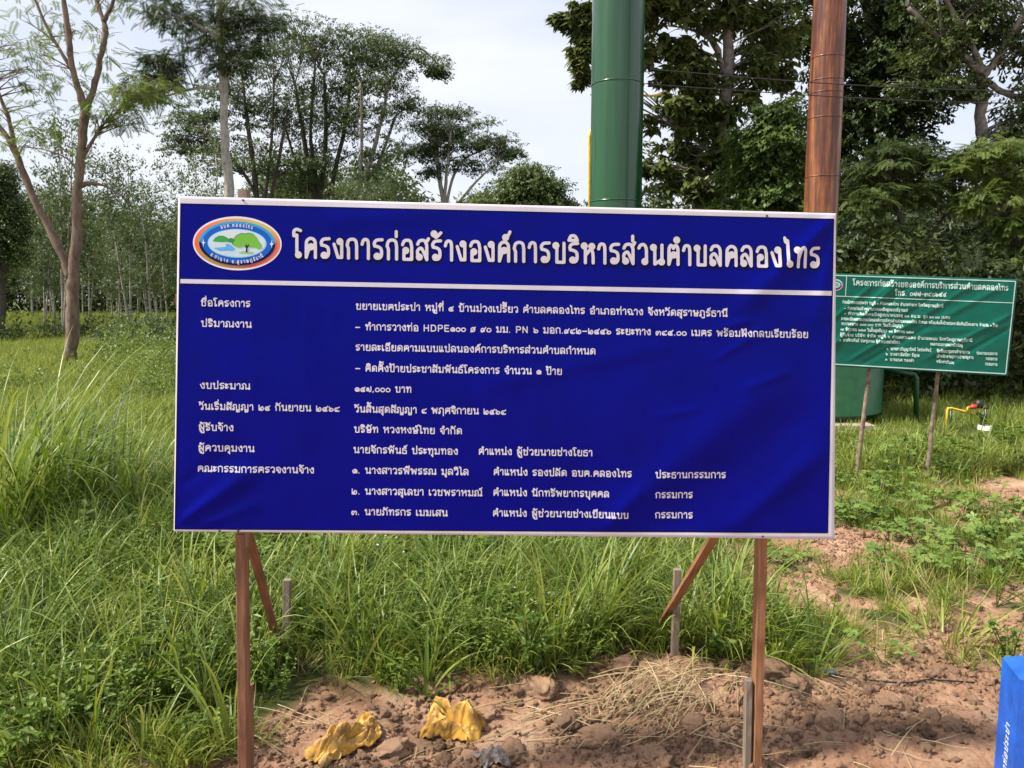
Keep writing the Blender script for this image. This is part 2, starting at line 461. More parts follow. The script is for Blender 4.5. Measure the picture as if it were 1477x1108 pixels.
def weed(name, h, nl, ll, lw, m, seed, stems=4):
    random.seed(seed); mb = MB()
    for s_ in range(stems):
        a = random.uniform(0, 6.28); ln = random.uniform(.1, .6)
        H = h * random.uniform(.6, 1.1)
        tip = Vector((math.cos(a) * ln * H, math.sin(a) * ln * H, H))
        mb.tube([(0, 0, 0), tuple(tip * .5 + Vector((0, 0, .05 * H))), tuple(tip)], [.003, .0025, .001], 4, .3, False)
        for i in range(nl):
            f = random.uniform(.15, 1); p = tip * f; b = random.uniform(0, 6.28)
            d = Vector((math.cos(b), math.sin(b), random.uniform(-.2, .6)))
            leaf_quad(mb, p, d, (0, 0, 1), ll * random.uniform(.5, 1.2), lw * random.uniform(.6, 1.2), random.random())
    return template(name, mb.build(name, m))
def lobed_leaf(mb, c, nrm, yaw, R, t, lobes=5):
    nrm = Vector(nrm).normalized(); a = nrm.orthogonal().normalized(); a.rotate(Matrix.Rotation(yaw, 3, nrm)); b = nrm.cross(a)
    K = lobes * 4; V = [Vector(c)]
    for i in range(K + 1):
        th = math.radians(20) + (2 * math.pi - math.radians(40)) * i / K
        ph = (i % 4) / 4
        r = R * (1.0 if ph == .5 else .86 if ph in (.25, .75) else .55) * (.75 + .25 * math.cos(th - math.pi))
        q = Vector(c) + (a * math.cos(th) + b * math.sin(th)) * r + nrm * (.12 * r * (1 if ph == 0 else -.4))
        V.append(q)
    F = [[0, i, i + 1] for i in range(1, K + 1)]
    mb.add([tuple(v) for v in V], F, t)
def creeper(name, nl, spread, R, m, seed, h=.12):
    random.seed(seed); mb = MB()
    for i in range(nl):
        a = random.uniform(0, 6.28); r = spread * random.random() ** .6
        c = Vector((r * math.cos(a), r * math.sin(a), h * random.uniform(.4, 1.3)))
        mb.tube([(c.x * .3, c.y * .3, 0), (c.x * .8, c.y * .8, c.z * .7), tuple(c)], .0022, 3, .3, False)
        n_ = Vector((random.gauss(0, .35), random.gauss(-.1, .35), 1))
        lobed_leaf(mb, c, n_, a + math.pi + random.gauss(0, .5), R * random.uniform(.5, 1.2), random.random())
    return template(name, mb.build(name, m))

T_grass = [tuft('tuft', 17, .33, .10, .0125, 2.3, M['grass'], 100 + i, .45, 5) for i in range(6)]
T_short = [tuft('short_tuft', 24, .16, .09, .006, 1.0, M['grass'], 120 + i, .5, 4) for i in range(4)]
T_far = [tuft('meadow_tuft', 26, .34, .28, .016, 1.0, M['grass_far'], 140 + i, .45, 3) for i in range(4)]
T_tall = [tuft('tall_tuft', 17, .82, .10, .017, 2.2, M['tall'], 160 + i, .25, 8) for i in range(5)]
T_weed = [weed('weed', .26, 13, .045, .022, M['weed'], 180 + i, 5) for i in range(4)]
T_weedf = [weed('fine_weed', .30, 18, .024, .011, M['weed'], 190 + i, 5) for i in range(3)]
T_weedb = [weed('broad_weed', .34, 10, .085, .045, M['weed'], 200 + i, 4) for i in range(3)]
T_lobed = [creeper('creeper', 9, .16, .050, M['lobed'], 220 + i) for i in range(4)]
T_straw = [tuft('straw_tuft', 12, .26, .08, .0045, .9, M['straw'], 240 + i, 1.0, 3) for i in range(3)]
T_flower = []
for i in range(2):
    random.seed(300 + i); mb = MB()
    for k in range(5):
        p = Vector((random.gauss(0, .05), random.gauss(0, .05), random.uniform(.18, .30)))
        for q in range(4):
            a = q * math.pi / 2 + .3; leaf_quad(mb, p, (math.cos(a), math.sin(a), .3), (0, 0, 1), .007, .006, .5)
    T_flower.append(template('blossom', mb.build('blossom', M['flower'])))

def sample(n, x0, x1, y0, y1, dens, persp=True):
    """random ground points inside the view wedge, kept by dens(x, y)"""
    yy = rng.uniform(y0, y1, n)
    if persp:
        w = .72 * yy + .7
        xx = rng.uniform(-1, 1, n) * w
    else: xx = rng.uniform(x0, x1, n)
    k = (xx >= x0) & (xx <= x1) & (rng.random(n) < dens(xx, yy))
    return xx[k], yy[k]
def place(name, T, n, x0, x1, y0, y1, dens, s0, s1, label, tilt=.15, sfun=None, dz=0):
    xx, yy = sample(n, x0, x1, y0, y1, dens)
    zz = gz(xx, yy) + dz; m = len(xx)
    rot = np.stack([rng.normal(0, tilt, m), rng.normal(0, tilt, m), rng.uniform(0, 6.28, m)], -1)
    sc_ = rng.uniform(s0, s1, m)
    if sfun is not None: sc_ = sc_ * sfun(xx, yy)
    return scatter(name, T, np.stack([xx, yy, zz], -1), rot, sc_, label)

# how lush the growth is: open to the right, low in the trodden strip
def lush(x, y):
    # (clear() keeps the trodden spots round the stakes thin)
    g = 1 - soil(x, y)
    right = sst(.9, 1.7, x) * (1 - sst(6.8, 8.0, y))
    return g * (1 - .90 * right) * clear(x, y)
def clear(x, y): return (1 - .85 * ga(x, y, -.97, 3.22, .27, .50)) * (1 - .8 * ga(x, y, -.40, 3.16, .22, .20)) * (1 - .7 * ga(x, y, .70, 3.25, .25, .2))
def hgt(x, y):
    far = 1 - .35 * sst(2, 3, x) * sst(8, 9, y)
    right = sst(.9, 1.6, x) * (1 - sst(6.6, 7.6, y))
    edge = sst(0, .7, y - 3.0)
    patch = .65 + .7 * fbm(x * .7, y * .7, 77)
    return (.50 + .35 * edge) * (1 - .72 * ga(x, y, -.96, 3.20, .26, .38)) * (1 - .5 * ga(x, y, .72, 3.3, .2, .3)) * patch * (1 - .45 * right) * far
place('grass', T_grass, 12500, -12, 12, 2.5, 9.5, lambda x, y: lush(x, y) * .95 * (1 - ga(x, y, 5.6, 9.2, .9, .9)), .55, 1.25, 'green grass growing round and behind the blue sign', .2, hgt)
place('short_grass', T_short, 9000, -12, 12, 2.5, 9, lambda x, y: (1 - soil(x, y)) * clear(x, y) * (.5 + .5 * (x > .9)), .6, 1.3, 'short grass low between the weeds', .3)
place('weeds', T_weed, 2600, -9, 10, 2.6, 9, lambda x, y: lush(x, y) * sst(.40, .6, fbm(x * 1.3, y * 1.3, 61)), .5, 1.15, 'small leafy weeds among the grass', .2)
place('fine_weeds', T_weedf, 3600, -3, 3, 3.0, 8, lambda x, y: lush(x, y) * sst(.42, .6, fbm(x * 1.1, y * 1.1, 65)), .5, 1.2, 'fine leaved weeds below the blue sign', .2)
place('broad_weeds', T_weedb, 1000, -9, 10, 2.7, 9, lambda x, y: lush(x, y) * sst(.5, .62, fbm(x * .9, y * .9, 71)), .5, 1.1, 'broad leaved weeds among the grass', .2)
place('creeping_weeds', T_lobed, 2600, -2.5, 6, 3.1, 9, lambda x, y: (.14 + .9 * sst(.8, 1.4, x)) * sst(3.35, 3.7, y) * sst(.40, .58, fbm(x * 1.5, y * 1.5, 81)) * (1 - .6 * soil(x, y)), .5, 1.35, 'lobed leaved creeping weeds on the bare soil', .15)
place('tall_grass', T_tall, 2600, -12, 12, 3.6, 11, lambda x, y: .40 * lush(x, y) * sst(.52, .60, fbm(x * .8 + 9, y * .8, 91)) + 0.2 * sst(.6, 1.2, x) * ga(x * 0, y, 0, 8.3, 1, 1.0) * lush(x, y) * (y < 9), .34, .62, 'taller arching grass standing out of the meadow', .15)
place('arching_grass', T_tall, 3300, -6, 1.6, 2.7, 7, lambda x, y: lush(x, y) * (.25 + .75 * sst(.42, .55, fbm(x * 1.1 + 4, y * 1.1, 97))), .40, .72, 'broad bladed arching grass under and beside the blue sign', .2)
place('dry_grass', T_straw, 2600, -6, 6, 2.3, 8, lambda x, y: (1 - soil(x, y)) * (.38 + .3 * ga(x, y, -.9, 3.0, .5, .35) + .3 * ga(x, y, 1.8, 4.2, .9, .6)), .5, 1.2, 'dry straw lying between the green grass', .6)
place('flowers', T_flower, 70, -1.2, 1.2, 3.4, 5.2, lambda x, y: lush(x, y) * .8, .8, 1.2, 'tiny pale flowers in the grass', .2)
place('meadow', T_far, 26000, -30, 34, 9, 30, lambda x, y: .9 * (1 - ga(x, y, 5.8, 9.5, .9, .6)), .5, 1.1, 'open meadow grass in front of the rubber trees', .2, lambda x, y: (.7 + .6 * fbm(x * .3, y * .3, 95)) * (1 - .45 * sst(2, 3, x) * (1 - sst(11, 13, y))))
place('far_meadow', T_far, 16000, -60, 60, 30, 75, lambda x, y: .9 * np.ones_like(x), .9, 1.7, 'grass under the far rubber trees', .2)

# ------------------------------------------------------------------ Thai lettering drawn as strokes, meshed from their distance field
# strokes: L straight, C curve through points, O ring (cx, cy, r)
def R_(x, y, r=.1): return ('O', [(x, y)], r)
def Ln(*p): return ('L', list(p), 0)
def Cv(*p): return ('C', list(p), 0)
ARC = Cv((.1, .5), (.12, .82), (.24, .96), (.37, 1), (.52, .96), (.62, .82), (.64, .5))
G = {
 'ก': (.70, [Ln((.12, 0), (.12, .5), (.04, .68)), Cv((.04, .68), (.12, .92), (.34, 1), (.54, .92), (.6, .66)), Ln((.6, .66), (.6, 0))]),
 'ข': (.70, [R_(.16, .87), Cv((.26, .9), (.27, .72), (.16, .55)), Ln((.16, .55), (.16, 0), (.6, 0), (.6, 1))]),
 'ช': (.74, [R_(.16, .87), Cv((.26, .9), (.27, .72), (.16, .55)), Ln((.16, .55), (.16, 0), (.58, 0), (.58, .66), (.48, .78), (.68, 1.04))]),
 'ค': (.74, [ARC, Ln((.1, .5), (.1, 0)), Ln((.64, .5), (.64, 0)), R_(.38, .56), Cv((.29, .5), (.2, .3), (.1, 0))]),
 'ต': (.74, [Cv((.1, .5), (.12, .86), (.24, 1), (.37, .84)), Cv((.37, .84), (.5, 1), (.62, .86), (.64, .5)), Ln((.1, .5), (.1, 0)), Ln((.64, .5), (.64, 0)), R_(.38, .5), Cv((.29, .45), (.2, .3), (.1, 0))]),
 'ด': (.74, [ARC, Ln((.1, .5), (.1, 0)), Ln((.64, .5), (.64, 0)), R_(.3, .5), Cv((.38, .44), (.34, .2), (.1, 0))]),
 'ศ': (.74, [ARC, Ln((.1, .5), (.1, 0)), Ln((.64, .5), (.64, 0)), R_(.38, .56), Cv((.29, .5), (.2, .3), (.1, 0)), Ln((.58, .88), (.74, 1.1))]),
 'ง': (.58, [R_(.38, .86), Ln((.49, .86), (.49, .03), (.27, .03), (.04, .72))]),
 'จ': (.62, [R_(.2, .5), Ln((.28, .44), (.36, 0), (.52, 0)), Cv((.52, 0), (.55, .55), (.5, .86), (.28, 1), (.05, .84))]),
 'ฉ': (.80, [R_(.18, .5), Ln((.26, .42), (.26, 0), (.6, .14)), R_(.68, .1, .08), Cv((.58, .12), (.6, .6), (.52, .9), (.3, 1), (.05, .84))]),
 'ฆ': (.76, [R_(.13, .88), Cv((.23, .9), (.3, .75), (.2, .62)), Cv((.2, .62), (.3, .5), (.2, .3)), R_(.2, .12), Ln((.3, .12), (.64, 0), (.64, 1))]),
 'ญ': (1.0, [R_(.1, .12), Ln((.2, .12), (.2, .55), (.06, .7)), Cv((.06, .7), (.14, .95), (.34, 1), (.48, .88), (.5, .6)), Ln((.5, .6), (.5, 0), (.88, 0), (.88, 1)), R_(.6, -.24, .08), Cv((.68, -.24), (.8, -.36), (.9, -.18))]),
 'ณ': (1.02, [R_(.1, .12), Ln((.2, .12), (.2, .55), (.06, .7)), Cv((.06, .7), (.14, .95), (.34, 1), (.48, .88), (.5, .6)), Ln((.5, .6), (.5, 0), (.82, .2)), R_(.88, .12), Ln((.92, .2), (.92, 1))]),
 'ฎ': (.76, [R_(.1, .12), Ln((.2, .12), (.2, .55), (.08, .7)), Cv((.08, .7), (.16, .94), (.4, 1), (.6, .88), (.64, .6)), Ln((.64, .6), (.64, -.3), (.4, -.36), (.28, -.2))]),
 'ฐ': (.66, [Cv((.56, 1), (.2, .98), (.06, .8), (.2, .62), (.5, .55)), Ln((.5, .55), (.5, 0)), R_(.2, .12), Ln((.3, -.3), (.6, -.3))]),
 'ท': (.74, [R_(.14, .87), Ln((.22, .78), (.22, 0)), Cv((.22, .42), (.36, .84), (.5, 1), (.62, .88), (.64, .6)), Ln((.64, .6), (.64, 0))]),
 'น': (.76, [R_(.14, .87), Ln((.22, .8), (.22, 0), (.56, .2)), R_(.62, .12), Ln((.64, .2), (.64, 1))]),
 'บ': (.72, [R_(.14, .87), Ln((.2, .78), (.2, 0), (.62, 0), (.62, 1))]),
 'ป': (.72, [R_(.14, .87), Ln((.2, .78), (.2, 0), (.62, 0), (.62, 1.42))]),
 'ผ': (.76, [R_(.2, .87), Ln((.12, .82), (.16, 0), (.4, .62), (.64, 0), (.66, 1))]),
 'ฝ': (.76, [R_(.2, .87), Ln((.12, .82), (.16, 0), (.4, .62), (.64, 0), (.66, 1.42))]),
 'พ': (.84, [R_(.12, .87), Ln((.2, .8), (.24, 0), (.45, .8), (.66, 0), (.74, 1))]),
 'ฟ': (.84, [R_(.12, .87), Ln((.2, .8), (.24, 0), (.45, .8), (.66, 0), (.74, 1.42))]),
 'ภ': (.74, [R_(.1, .12), Ln((.2, .12), (.2, .55), (.08, .7)), Cv((.08, .7), (.16, .94), (.4, 1), (.6, .88), (.64, .6)), Ln((.64, .6), (.64, 0))]),
 'ถ': (.74, [R_(.24, .12), Ln((.14, .12), (.14, .55), (.06, .7)), Cv((.06, .7), (.16, .94), (.4, 1), (.6, .88), (.64, .6)), Ln((.64, .6), (.64, 0))]),
 'ม': (.74, [R_(.14, .87), Ln((.22, .8), (.22, .2)), R_(.2, .12), Ln((.3, .12), (.64, 0), (.64, 1))]),
 'ย': (.70, [R_(.2, .88), Cv((.1, .85), (.1, .66), (.3, .55)), Cv((.3, .55), (.12, .46), (.12, .2), (.16, 0)), Ln((.16, 0), (.6, 0), (.6, 1))]),
 'ร': (.58, [Cv((.52, 1), (.2, .97), (.06, .82), (.08, .66)), Cv((.08, .66), (.3, .62), (.46, .5), (.48, .2), (.38, .05), (.25, .03)), R_(.22, .13)]),
 'ธ': (.66, [Cv((.56, 1), (.2, .98), (.08, .82), (.1, .64)), Cv((.1, .64), (.4, .64), (.56, .48), (.56, .2), (.56, 0)), Ln((.56, 0), (.1, 0), (.1, .38))]),
 'ล': (.70, [Cv((.06, .8), (.18, .98), (.44, 1), (.58, .82), (.6, .5)), Ln((.6, .5), (.6, 0)), R_(.16, .13), Cv((.07, .16), (.06, .46), (.26, .6), (.44, .34), (.6, 0))]),
 'ส': (.70, [Cv((.06, .8), (.18, .98), (.44, 1), (.58, .82), (.6, .5)), Ln((.6, .5), (.6, 0)), R_(.16, .13), Cv((.07, .16), (.06, .46), (.26, .6), (.44, .34), (.6, 0)), Ln((.54, .86), (.7, 1.1))]),
 'ว': (.58, [Cv((.05, .82), (.16, .98), (.36, 1), (.48, .82), (.5, .5)), Ln((.5, .5), (.5, .1)), R_(.4, .12)]),
 'ษ': (.78, [R_(.14, .87), Ln((.2, .78), (.2, 0), (.62, 0), (.62, 1)), R_(.42, .42, .09), Ln((.5, .46), (.76, .6))]),
 'ห': (.76, [R_(.13, .88, .08), Ln((.2, .8), (.2, 0)), Ln((.2, .38), (.5, .70)), R_(.58, .86, .08), Cv((.5, .70), (.62, .58), (.66, .3)), Ln((.66, .3), (.66, 0))]),
 'อ': (.70, [Cv((.06, .76), (.16, .95), (.34, 1), (.52, .94), (.6, .66)), Ln((.6, .66), (.6, 0), (.14, 0), (.14, .4)), R_(.25, .46)]),
 'ฮ': (.72, [Cv((.06, .76), (.16, .95), (.34, 1), (.52, .94), (.6, .66)), Ln((.6, .66), (.6, 0), (.14, 0), (.14, .4)), R_(.25, .46), Ln((.5, .92), (.72, 1.1))]),
 'ฤ': (.74, [R_(.1, .12), Ln((.2, .12), (.2, .55), (.08, .7)), Cv((.08, .7), (.16, .94), (.4, 1), (.6, .88), (.64, .6)), Ln((.64, .6), (.64, -.4))]),
 'า': (.50, [Cv((.03, .74), (.1, .94), (.22, 1), (.36, .94), (.4, .7)), Ln((.4, .7), (.4, 0))]),
 'ะ': (.44, [R_(.1, .78, .08), Cv((.04, .7), (.16, .6), (.36, .86)), R_(.1, .26, .08), Cv((.04, .18), (.16, .08), (.36, .34))]),
 'เ': (.32, [Ln((.08, 1), (.08, .14)), R_(.17, .13)]),
 'แ': (.62, [Ln((.08, 1), (.08, .14)), R_(.17, .13), Ln((.38, 1), (.38, .14)), R_(.47, .13)]),
 'โ': (.46, [Ln((.2, 1.16), (.2, .14)), R_(.29, .13), Ln((.2, 1.16), (.02, 1.12)), Cv((.02, 1.12), (.03, 1.36), (.18, 1.46), (.42, 1.4))]),
 'ไ': (.40, [Ln((.2, 1.1), (.2, .14)), R_(.29, .13), Cv((.2, 1.1), (.18, 1.36), (.08, 1.28), (.02, 1.5))]),
 'ใ': (.40, [Ln((.2, 1.1), (.2, .14)), R_(.29, .13), Cv((.2, 1.1), (.2, 1.4), (.04, 1.5), (.02, 1.3))]),
 '๐': (.60, [Cv((.3, .02), (.08, .12), (.04, .36), (.12, .6), (.3, .68), (.48, .6), (.56, .36), (.5, .12), (.3, .02))]),
 '๑': (.62, [Cv((.54, .04), (.58, .36), (.48, .62), (.28, .68), (.08, .52), (.05, .26), (.16, .06), (.34, .06), (.42, .2)), R_(.34, .28, .08)]),
 '๒': (.70, [Ln((.06, .95), (.06, .04), (.2, .04)), Cv((.2, .04), (.46, 0), (.6, .2), (.6, .5), (.46, .66), (.34, .52), (.34, .34)), R_(.26, .28, .08)]),
 '๓': (.72, [Cv((.08, .12), (.04, .4), (.14, .64), (.28, .6), (.36, .36)), Cv((.36, .36), (.44, .62), (.58, .64), (.66, .4), (.62, .02)), R_(.17, .12, .08)]),
 '๔': (.68, [Cv((.62, .82), (.5, .66), (.3, .66), (.08, .5), (.06, .2), (.2, .02), (.5, .03), (.6, .08)), R_(.42, .36, .09), Ln((.33, .32), (.14, .22))]),
 '๕': (.70, [Cv((.56, .66), (.3, .68), (.08, .5), (.06, .2), (.2, .02), (.5, .03), (.6, .08)), R_(.42, .34, .09), Ln((.33, .3), (.14, .22)), Cv((.44, .68), (.56, .74), (.66, .92))]),
 '๖': (.64, [Cv((.06, .86), (.1, .62), (.3, .56), (.52, .46), (.58, .24), (.4, .03), (.2, .06)), R_(.16, .2, .09)]),
 '๗': (.72, [R_(.16, .28, .08), Cv((.08, .24), (.05, .5), (.2, .68), (.35, .55), (.36, .1)), Cv((.36, .1), (.46, .0), (.6, .1), (.64, .5), (.62, .92))]),
 '๘': (.68, [Cv((.62, .8), (.4, .64), (.14, .6), (.05, .3), (.12, .05), (.28, .04), (.32, .3)), Cv((.32, .3), (.34, .05), (.5, .02), (.6, .1)), R_(.2, .14, .07)]),
 '๙': (.68, [Cv((.05, .04), (.05, .42), (.2, .66), (.4, .56), (.46, .26)), R_(.38, .2, .08), Cv((.4, .56), (.56, .62), (.64, .86)), R_(.14, .12, .07)]),
 'H': (.84, [Ln((.1, 0), (.1, 1.1)), Ln((.66, 0), (.66, 1.1)), Ln((.1, .56), (.66, .56))]),
 'D': (.84, [Ln((.1, 0), (.1, 1.1), (.36, 1.1)), Cv((.36, 1.1), (.62, .96), (.7, .55), (.62, .14), (.36, 0)), Ln((.36, 0), (.1, 0))]),
 'P': (.76, [Ln((.1, 0), (.1, 1.1), (.42, 1.1)), Cv((.42, 1.1), (.62, .98), (.62, .62), (.42, .5)), Ln((.42, .5), (.1, .5))]),
 'E': (.74, [Ln((.62, 1.1), (.1, 1.1), (.1, 0), (.62, 0)), Ln((.1, .56), (.56, .56))]),
 'N': (.84, [Ln((.1, 0), (.1, 1.1), (.66, 0), (.66, 1.1))]),
 'Ø': (.70, [Cv((.3, .02), (.1, .12), (.06, .4), (.14, .68), (.32, .78), (.5, .68), (.56, .4), (.48, .12), (.3, .02)), Ln((.02, -.05), (.62, .86))]),
 '.': (.26, [Ln((.1, .02), (.1, .04))]), ',': (.26, [Ln((.12, .05), (.06, -.12))]),
 '–': (.70, [Ln((.06, .45), (.6, .45))]), '-': (.5, [Ln((.06, .42), (.4, .42))]), ' ': (.44, []),
}
MARK = {  # drawn to the left of x = 0, the right edge of the letter below
 'ิ': [Cv((-.5, 1.16), (-.38, 1.38), (-.14, 1.38), (0, 1.16)), Ln((-.5, 1.16), (0, 1.16))],
 'ี': [Cv((-.5, 1.16), (-.38, 1.38), (-.14, 1.36), (0, 1.16)), Ln((-.5, 1.16), (0, 1.16), (0, 1.52))],
 'ื': [Cv((-.5, 1.16), (-.38, 1.38), (-.14, 1.36), (0, 1.16)), Ln((-.5, 1.16), (0, 1.16), (0, 1.52)), Ln((-.16, 1.24), (-.16, 1.52))],
 'ึ': [Cv((-.5, 1.16), (-.38, 1.38), (-.14, 1.36), (0, 1.16)), Ln((-.5, 1.16), (0, 1.16)), R_(0, 1.4, .07)],
 'ั': [R_(-.4, 1.26, .07), Cv((-.34, 1.2), (-.14, 1.16), (.04, 1.44))],
 'ุ': [R_(-.1, -.2, .07), Ln((-.02, -.2), (-.02, -.5))],
 'ู': [R_(-.36, -.2, .07), Ln((-.28, -.2), (-.28, -.46), (0, -.46), (0, -.16))],
 'ํ': [R_(-.1, 1.28, .09)],
 '่': [Ln((-.04, 1.18), (-.04, 1.44))],
 '้': [R_(-.36, 1.36, .06), Cv((-.3, 1.32), (-.24, 1.18), (.04, 1.42))],
 '์': [R_(-.2, 1.24, .08), Cv((-.22, 1.34), (-.06, 1.34), (.06, 1.54))],
 '็': [R_(-.36, 1.24, .07), Cv((-.44, 1.3), (-.3, 1.46), (.02, 1.42))],
}
def catmull(p, n=7):
    p = [np.array(q, float) for q in p]; q = [2 * p[0] - p[1]] + p + [2 * p[-1] - p[-2]]; out = []
    for i in range(1, len(q) - 2):
        for k in range(n):
            t = k / n
            out.append(.5 * (2 * q[i] + (q[i + 1] - q[i - 1]) * t + (2 * q[i - 1] - 5 * q[i] + 4 * q[i + 1] - q[i + 2]) * t * t + (3 * q[i] - q[i - 1] - 3 * q[i + 1] + q[i + 2]) * t ** 3))
    out.append(p[-1]); return out
_gc = {}
def glyph(key, strokes, sx, hw, h):
    k = (key, round(sx, 3), round(hw, 3), h)
    if k in _gc: return _gc[k]
    seg = []
    for ty, p, r in strokes:
        if ty == 'O':
            c = p[0]; rr = max(r, hw * .9); rx = max(rr * sx, hw * 1.25)
            pts = [np.array((c[0] * sx + rx * math.cos(a), c[1] + max(rr, hw * 1.3) * math.sin(a))) for a in np.linspace(0, 2 * math.pi, 15)]
        elif ty == 'C': pts = [np.array((q[0] * sx, q[1])) for q in catmull(p)]
        else: pts = [np.array((q[0] * sx, q[1])) for q in p]
        for a, b in zip(pts[:-1], pts[1:]): seg.append((*a, *b))
    if not seg:
        _gc[k] = (np.zeros((0, 2)), []); return _gc[k]
    sg = np.array(seg)
    x0, x1 = sg[:, [0, 2]].min() - hw - h, sg[:, [0, 2]].max() + hw + h
    y0, y1 = sg[:, [1, 3]].min() - hw - h, sg[:, [1, 3]].max() + hw + h
    gx = np.arange(x0, x1 + h, h); gy = np.arange(y0, y1 + h, h)
    PX, PY = np.meshgrid(gx, gy)
    D = np.full(PX.shape, 9.)
    for a, b, c, d in sg:
        vx, vy = c - a, d - b; l2 = vx * vx + vy * vy + 1e-12
        t = np.clip(((PX - a) * vx + (PY - b) * vy) / l2, 0, 1)
        D = np.minimum(D, np.hypot(PX - a - t * vx, PY - b - t * vy))
    D -= hw
    V = []; Fc = []; idx = {}
    def cv(j, i):
        q = ('c', j, i)
        if q not in idx: idx[q] = len(V); V.append((gx[i], gy[j]))
        return idx[q]
    def ev(j, i, j2, i2):
        if (j, i) > (j2, i2): j, i, j2, i2 = j2, i2, j, i
        q = (j, i, j2, i2)
        if q not in idx:
            t = D[j, i] / (D[j, i] - D[j2, i2]); idx[q] = len(V)
            V.append((gx[i] + t * (gx[i2] - gx[i]), gy[j] + t * (gy[j2] - gy[j])))
        return idx[q]
    ins = D < 0
    anyc = ins[:-1, :-1] | ins[1:, :-1] | ins[:-1, 1:] | ins[1:, 1:]
    for j, i in zip(*np.nonzero(anyc)):
        cs = [(j, i), (j, i + 1), (j + 1, i + 1), (j + 1, i)]; f = []
        for q in range(4):
            a, b = cs[q], cs[(q + 1) % 4]
            if ins[a]: f.append(cv(*a))
            if ins[a] != ins[b]: f.append(ev(*a, *b))
        if len(f) >= 3: Fc.append(f)
    _gc[k] = (np.array(V), Fc); return _gc[k]
ABOVE = 'ิีืึัํ็'; TONE = '่้์'; BELOW = 'ุู'; TALL = 'ปฝฟ'
G['ฒ'] = G['ณ']; G['ฏ'] = G['ฎ']
def layout(text):
    """list of (key, strokes, x in width units, gap count, dy, dx extra)"""
    out = []; w = 0; gaps = 0; base = None; hasv = False
    for c in text:
        if c == 'ำ':
            out.append(('ํ', MARK['ํ'], w, gaps - 1, 0, 0))
            c = 'า'
        if c in MARK:
            dy = .36 if (c in TONE and hasv) else 0
            dxx = -.16 if (base in TALL and c not in BELOW) else 0
            mk = MARK[c]
            out.append((c, mk, w, gaps - 1, dy, dxx))
            if c in ABOVE: hasv = True
            continue
        wd, st = G[c]
        out.append((c, st, w, gaps, 0, 0)); w += wd; gaps += 1; base = c; hasv = False
    return out, w, gaps
def text_mesh(name, text, x0, x1, y0, y1, xh, surf, m, hw=.075, gap=.10, h=.055, off=.0012, slant=0):
    lay, w, gaps = layout(text)
    sx = ((x1 - x0) / xh - gap * (gaps - 1)) / w
    V = []; F = []; n = 0
    for key, st, gx_, gp, dy, dxx in lay:
        v, f = glyph(key, st, sx, hw, h)
        if not len(v): continue
        ox = gx_ * sx + max(gp, 0) * gap
        if key in MARK: ox += (-.08 + dxx) * sx
        px = x0 + (v[:, 0] + ox + slant * (v[:, 1] + dy)) * xh
        py = y0 + (y1 - y0) * (px - x0) / (x1 - x0) - (v[:, 1] + dy) * xh
        V.append(surf(px, py, off)); F += [[q + n for q in g] for g in f]; n += len(v)
    return mesh(name, np.concatenate(V), F, [m])

# ------------------------------------------------------------------ the blue project sign
SY, SK = 2.56, .034
NB = np.array([SK, -1, 0]) / math.hypot(SK, 1)
def seg_dist(px, py, a, b):
    vx, vy = b[0] - a[0], b[1] - a[1]; l = math.hypot(vx, vy)
    t = ((px - a[0]) * vx + (py - a[1]) * vy) / l ** 2
    d = ((px - a[0]) * vy - (py - a[1]) * vx) / l
    return t, d
def ridge(px, py, a, b, w, amp, w2=None):
    t, d = seg_dist(px, py, a, b)
    ww = w * (.35 + .9 * np.clip(t, 0, 1.2)) if w2 is None else w + (w2 - w) * np.clip(t, 0, 1)
    return amp * np.exp(-(d / ww) ** 2) * sst(-.12, .15, t) * (1 - sst(.75, 1.1, t))
def bdisp(px, py):
    z = .0035 * (fbm(px / 170, py / 170, 301) - .5) + .0016 * (fbm(px / 45, py / 60, 305) - .5)
    z = z + ridge(px, py, (262, 752), (372, 672), 13, .0075) - ridge(px, py, (262, 700), (352, 640), 14, .003) + ridge(px, py, (290, 758), (380, 725), 9, .003)
    z = z + ridge(px, py, (1204, 312), (1060, 452), 16, .0075) - ridge(px, py, (1204, 325), (1140, 450), 18, .003) + ridge(px, py, (1200, 330), (1178, 470), 9, .004)
    z = z + ridge(px, py, (868, 765), (1150, 520), 22, .006, 30) + ridge(px, py, (872, 762), (930, 700), 7, .004, 9) - ridge(px, py, (960, 765), (1190, 570), 34, .005, 30) + ridge(px, py, (1052, 765), (1196, 640), 14, .006, 16)
    z = z + ridge(px, py, (1075, 560), (1140, 535), 5, .003, 4) + ridge(px, py, (1030, 475), (1085, 462), 5, .003, 4) + ridge(px, py, (950, 600), (1010, 590), 5, .002, 4)
    z = z + ridge(px, py, (1030, 520), (1110, 470), 8, .003) + ridge(px, py, (690, 560), (1000, 490), 12, .0018, 12)
    z = z + ridge(px, py, (470, 318), (700, 300), 14, .003, 20)
    for i in range(14):                                  # fold marks of the packed banner
        x = 292 + i * 37.5
        z = z + .0011 * np.exp(-((px - x) / 3.5) ** 2) * (np.exp(-((py - 455 - .02 * (px - 292)) / 26) ** 2) + .8 * np.exp(-((py - 545 - .02 * (px - 292)) / 22) ** 2)) * (.4 + .8 * vnoise(np.full_like(px, i * 3.1), py / 9, 310))
    z = z + .0016 * np.sin(px / 9. + 2 * fbm(px / 60, py / 60, 320)) * np.exp(-((py - (766 + .0126 * (px - 250))) / 10) ** 2) * .6
    e = np.minimum(np.minimum(px - 252, 1205 - px) / 18, np.minimum(py - (283 + .0263 * (px - 257)), 766 + .0126 * (px - 250) - py) / 18)
    return 1.05 * z * np.clip(.15 + e, .15, 1)
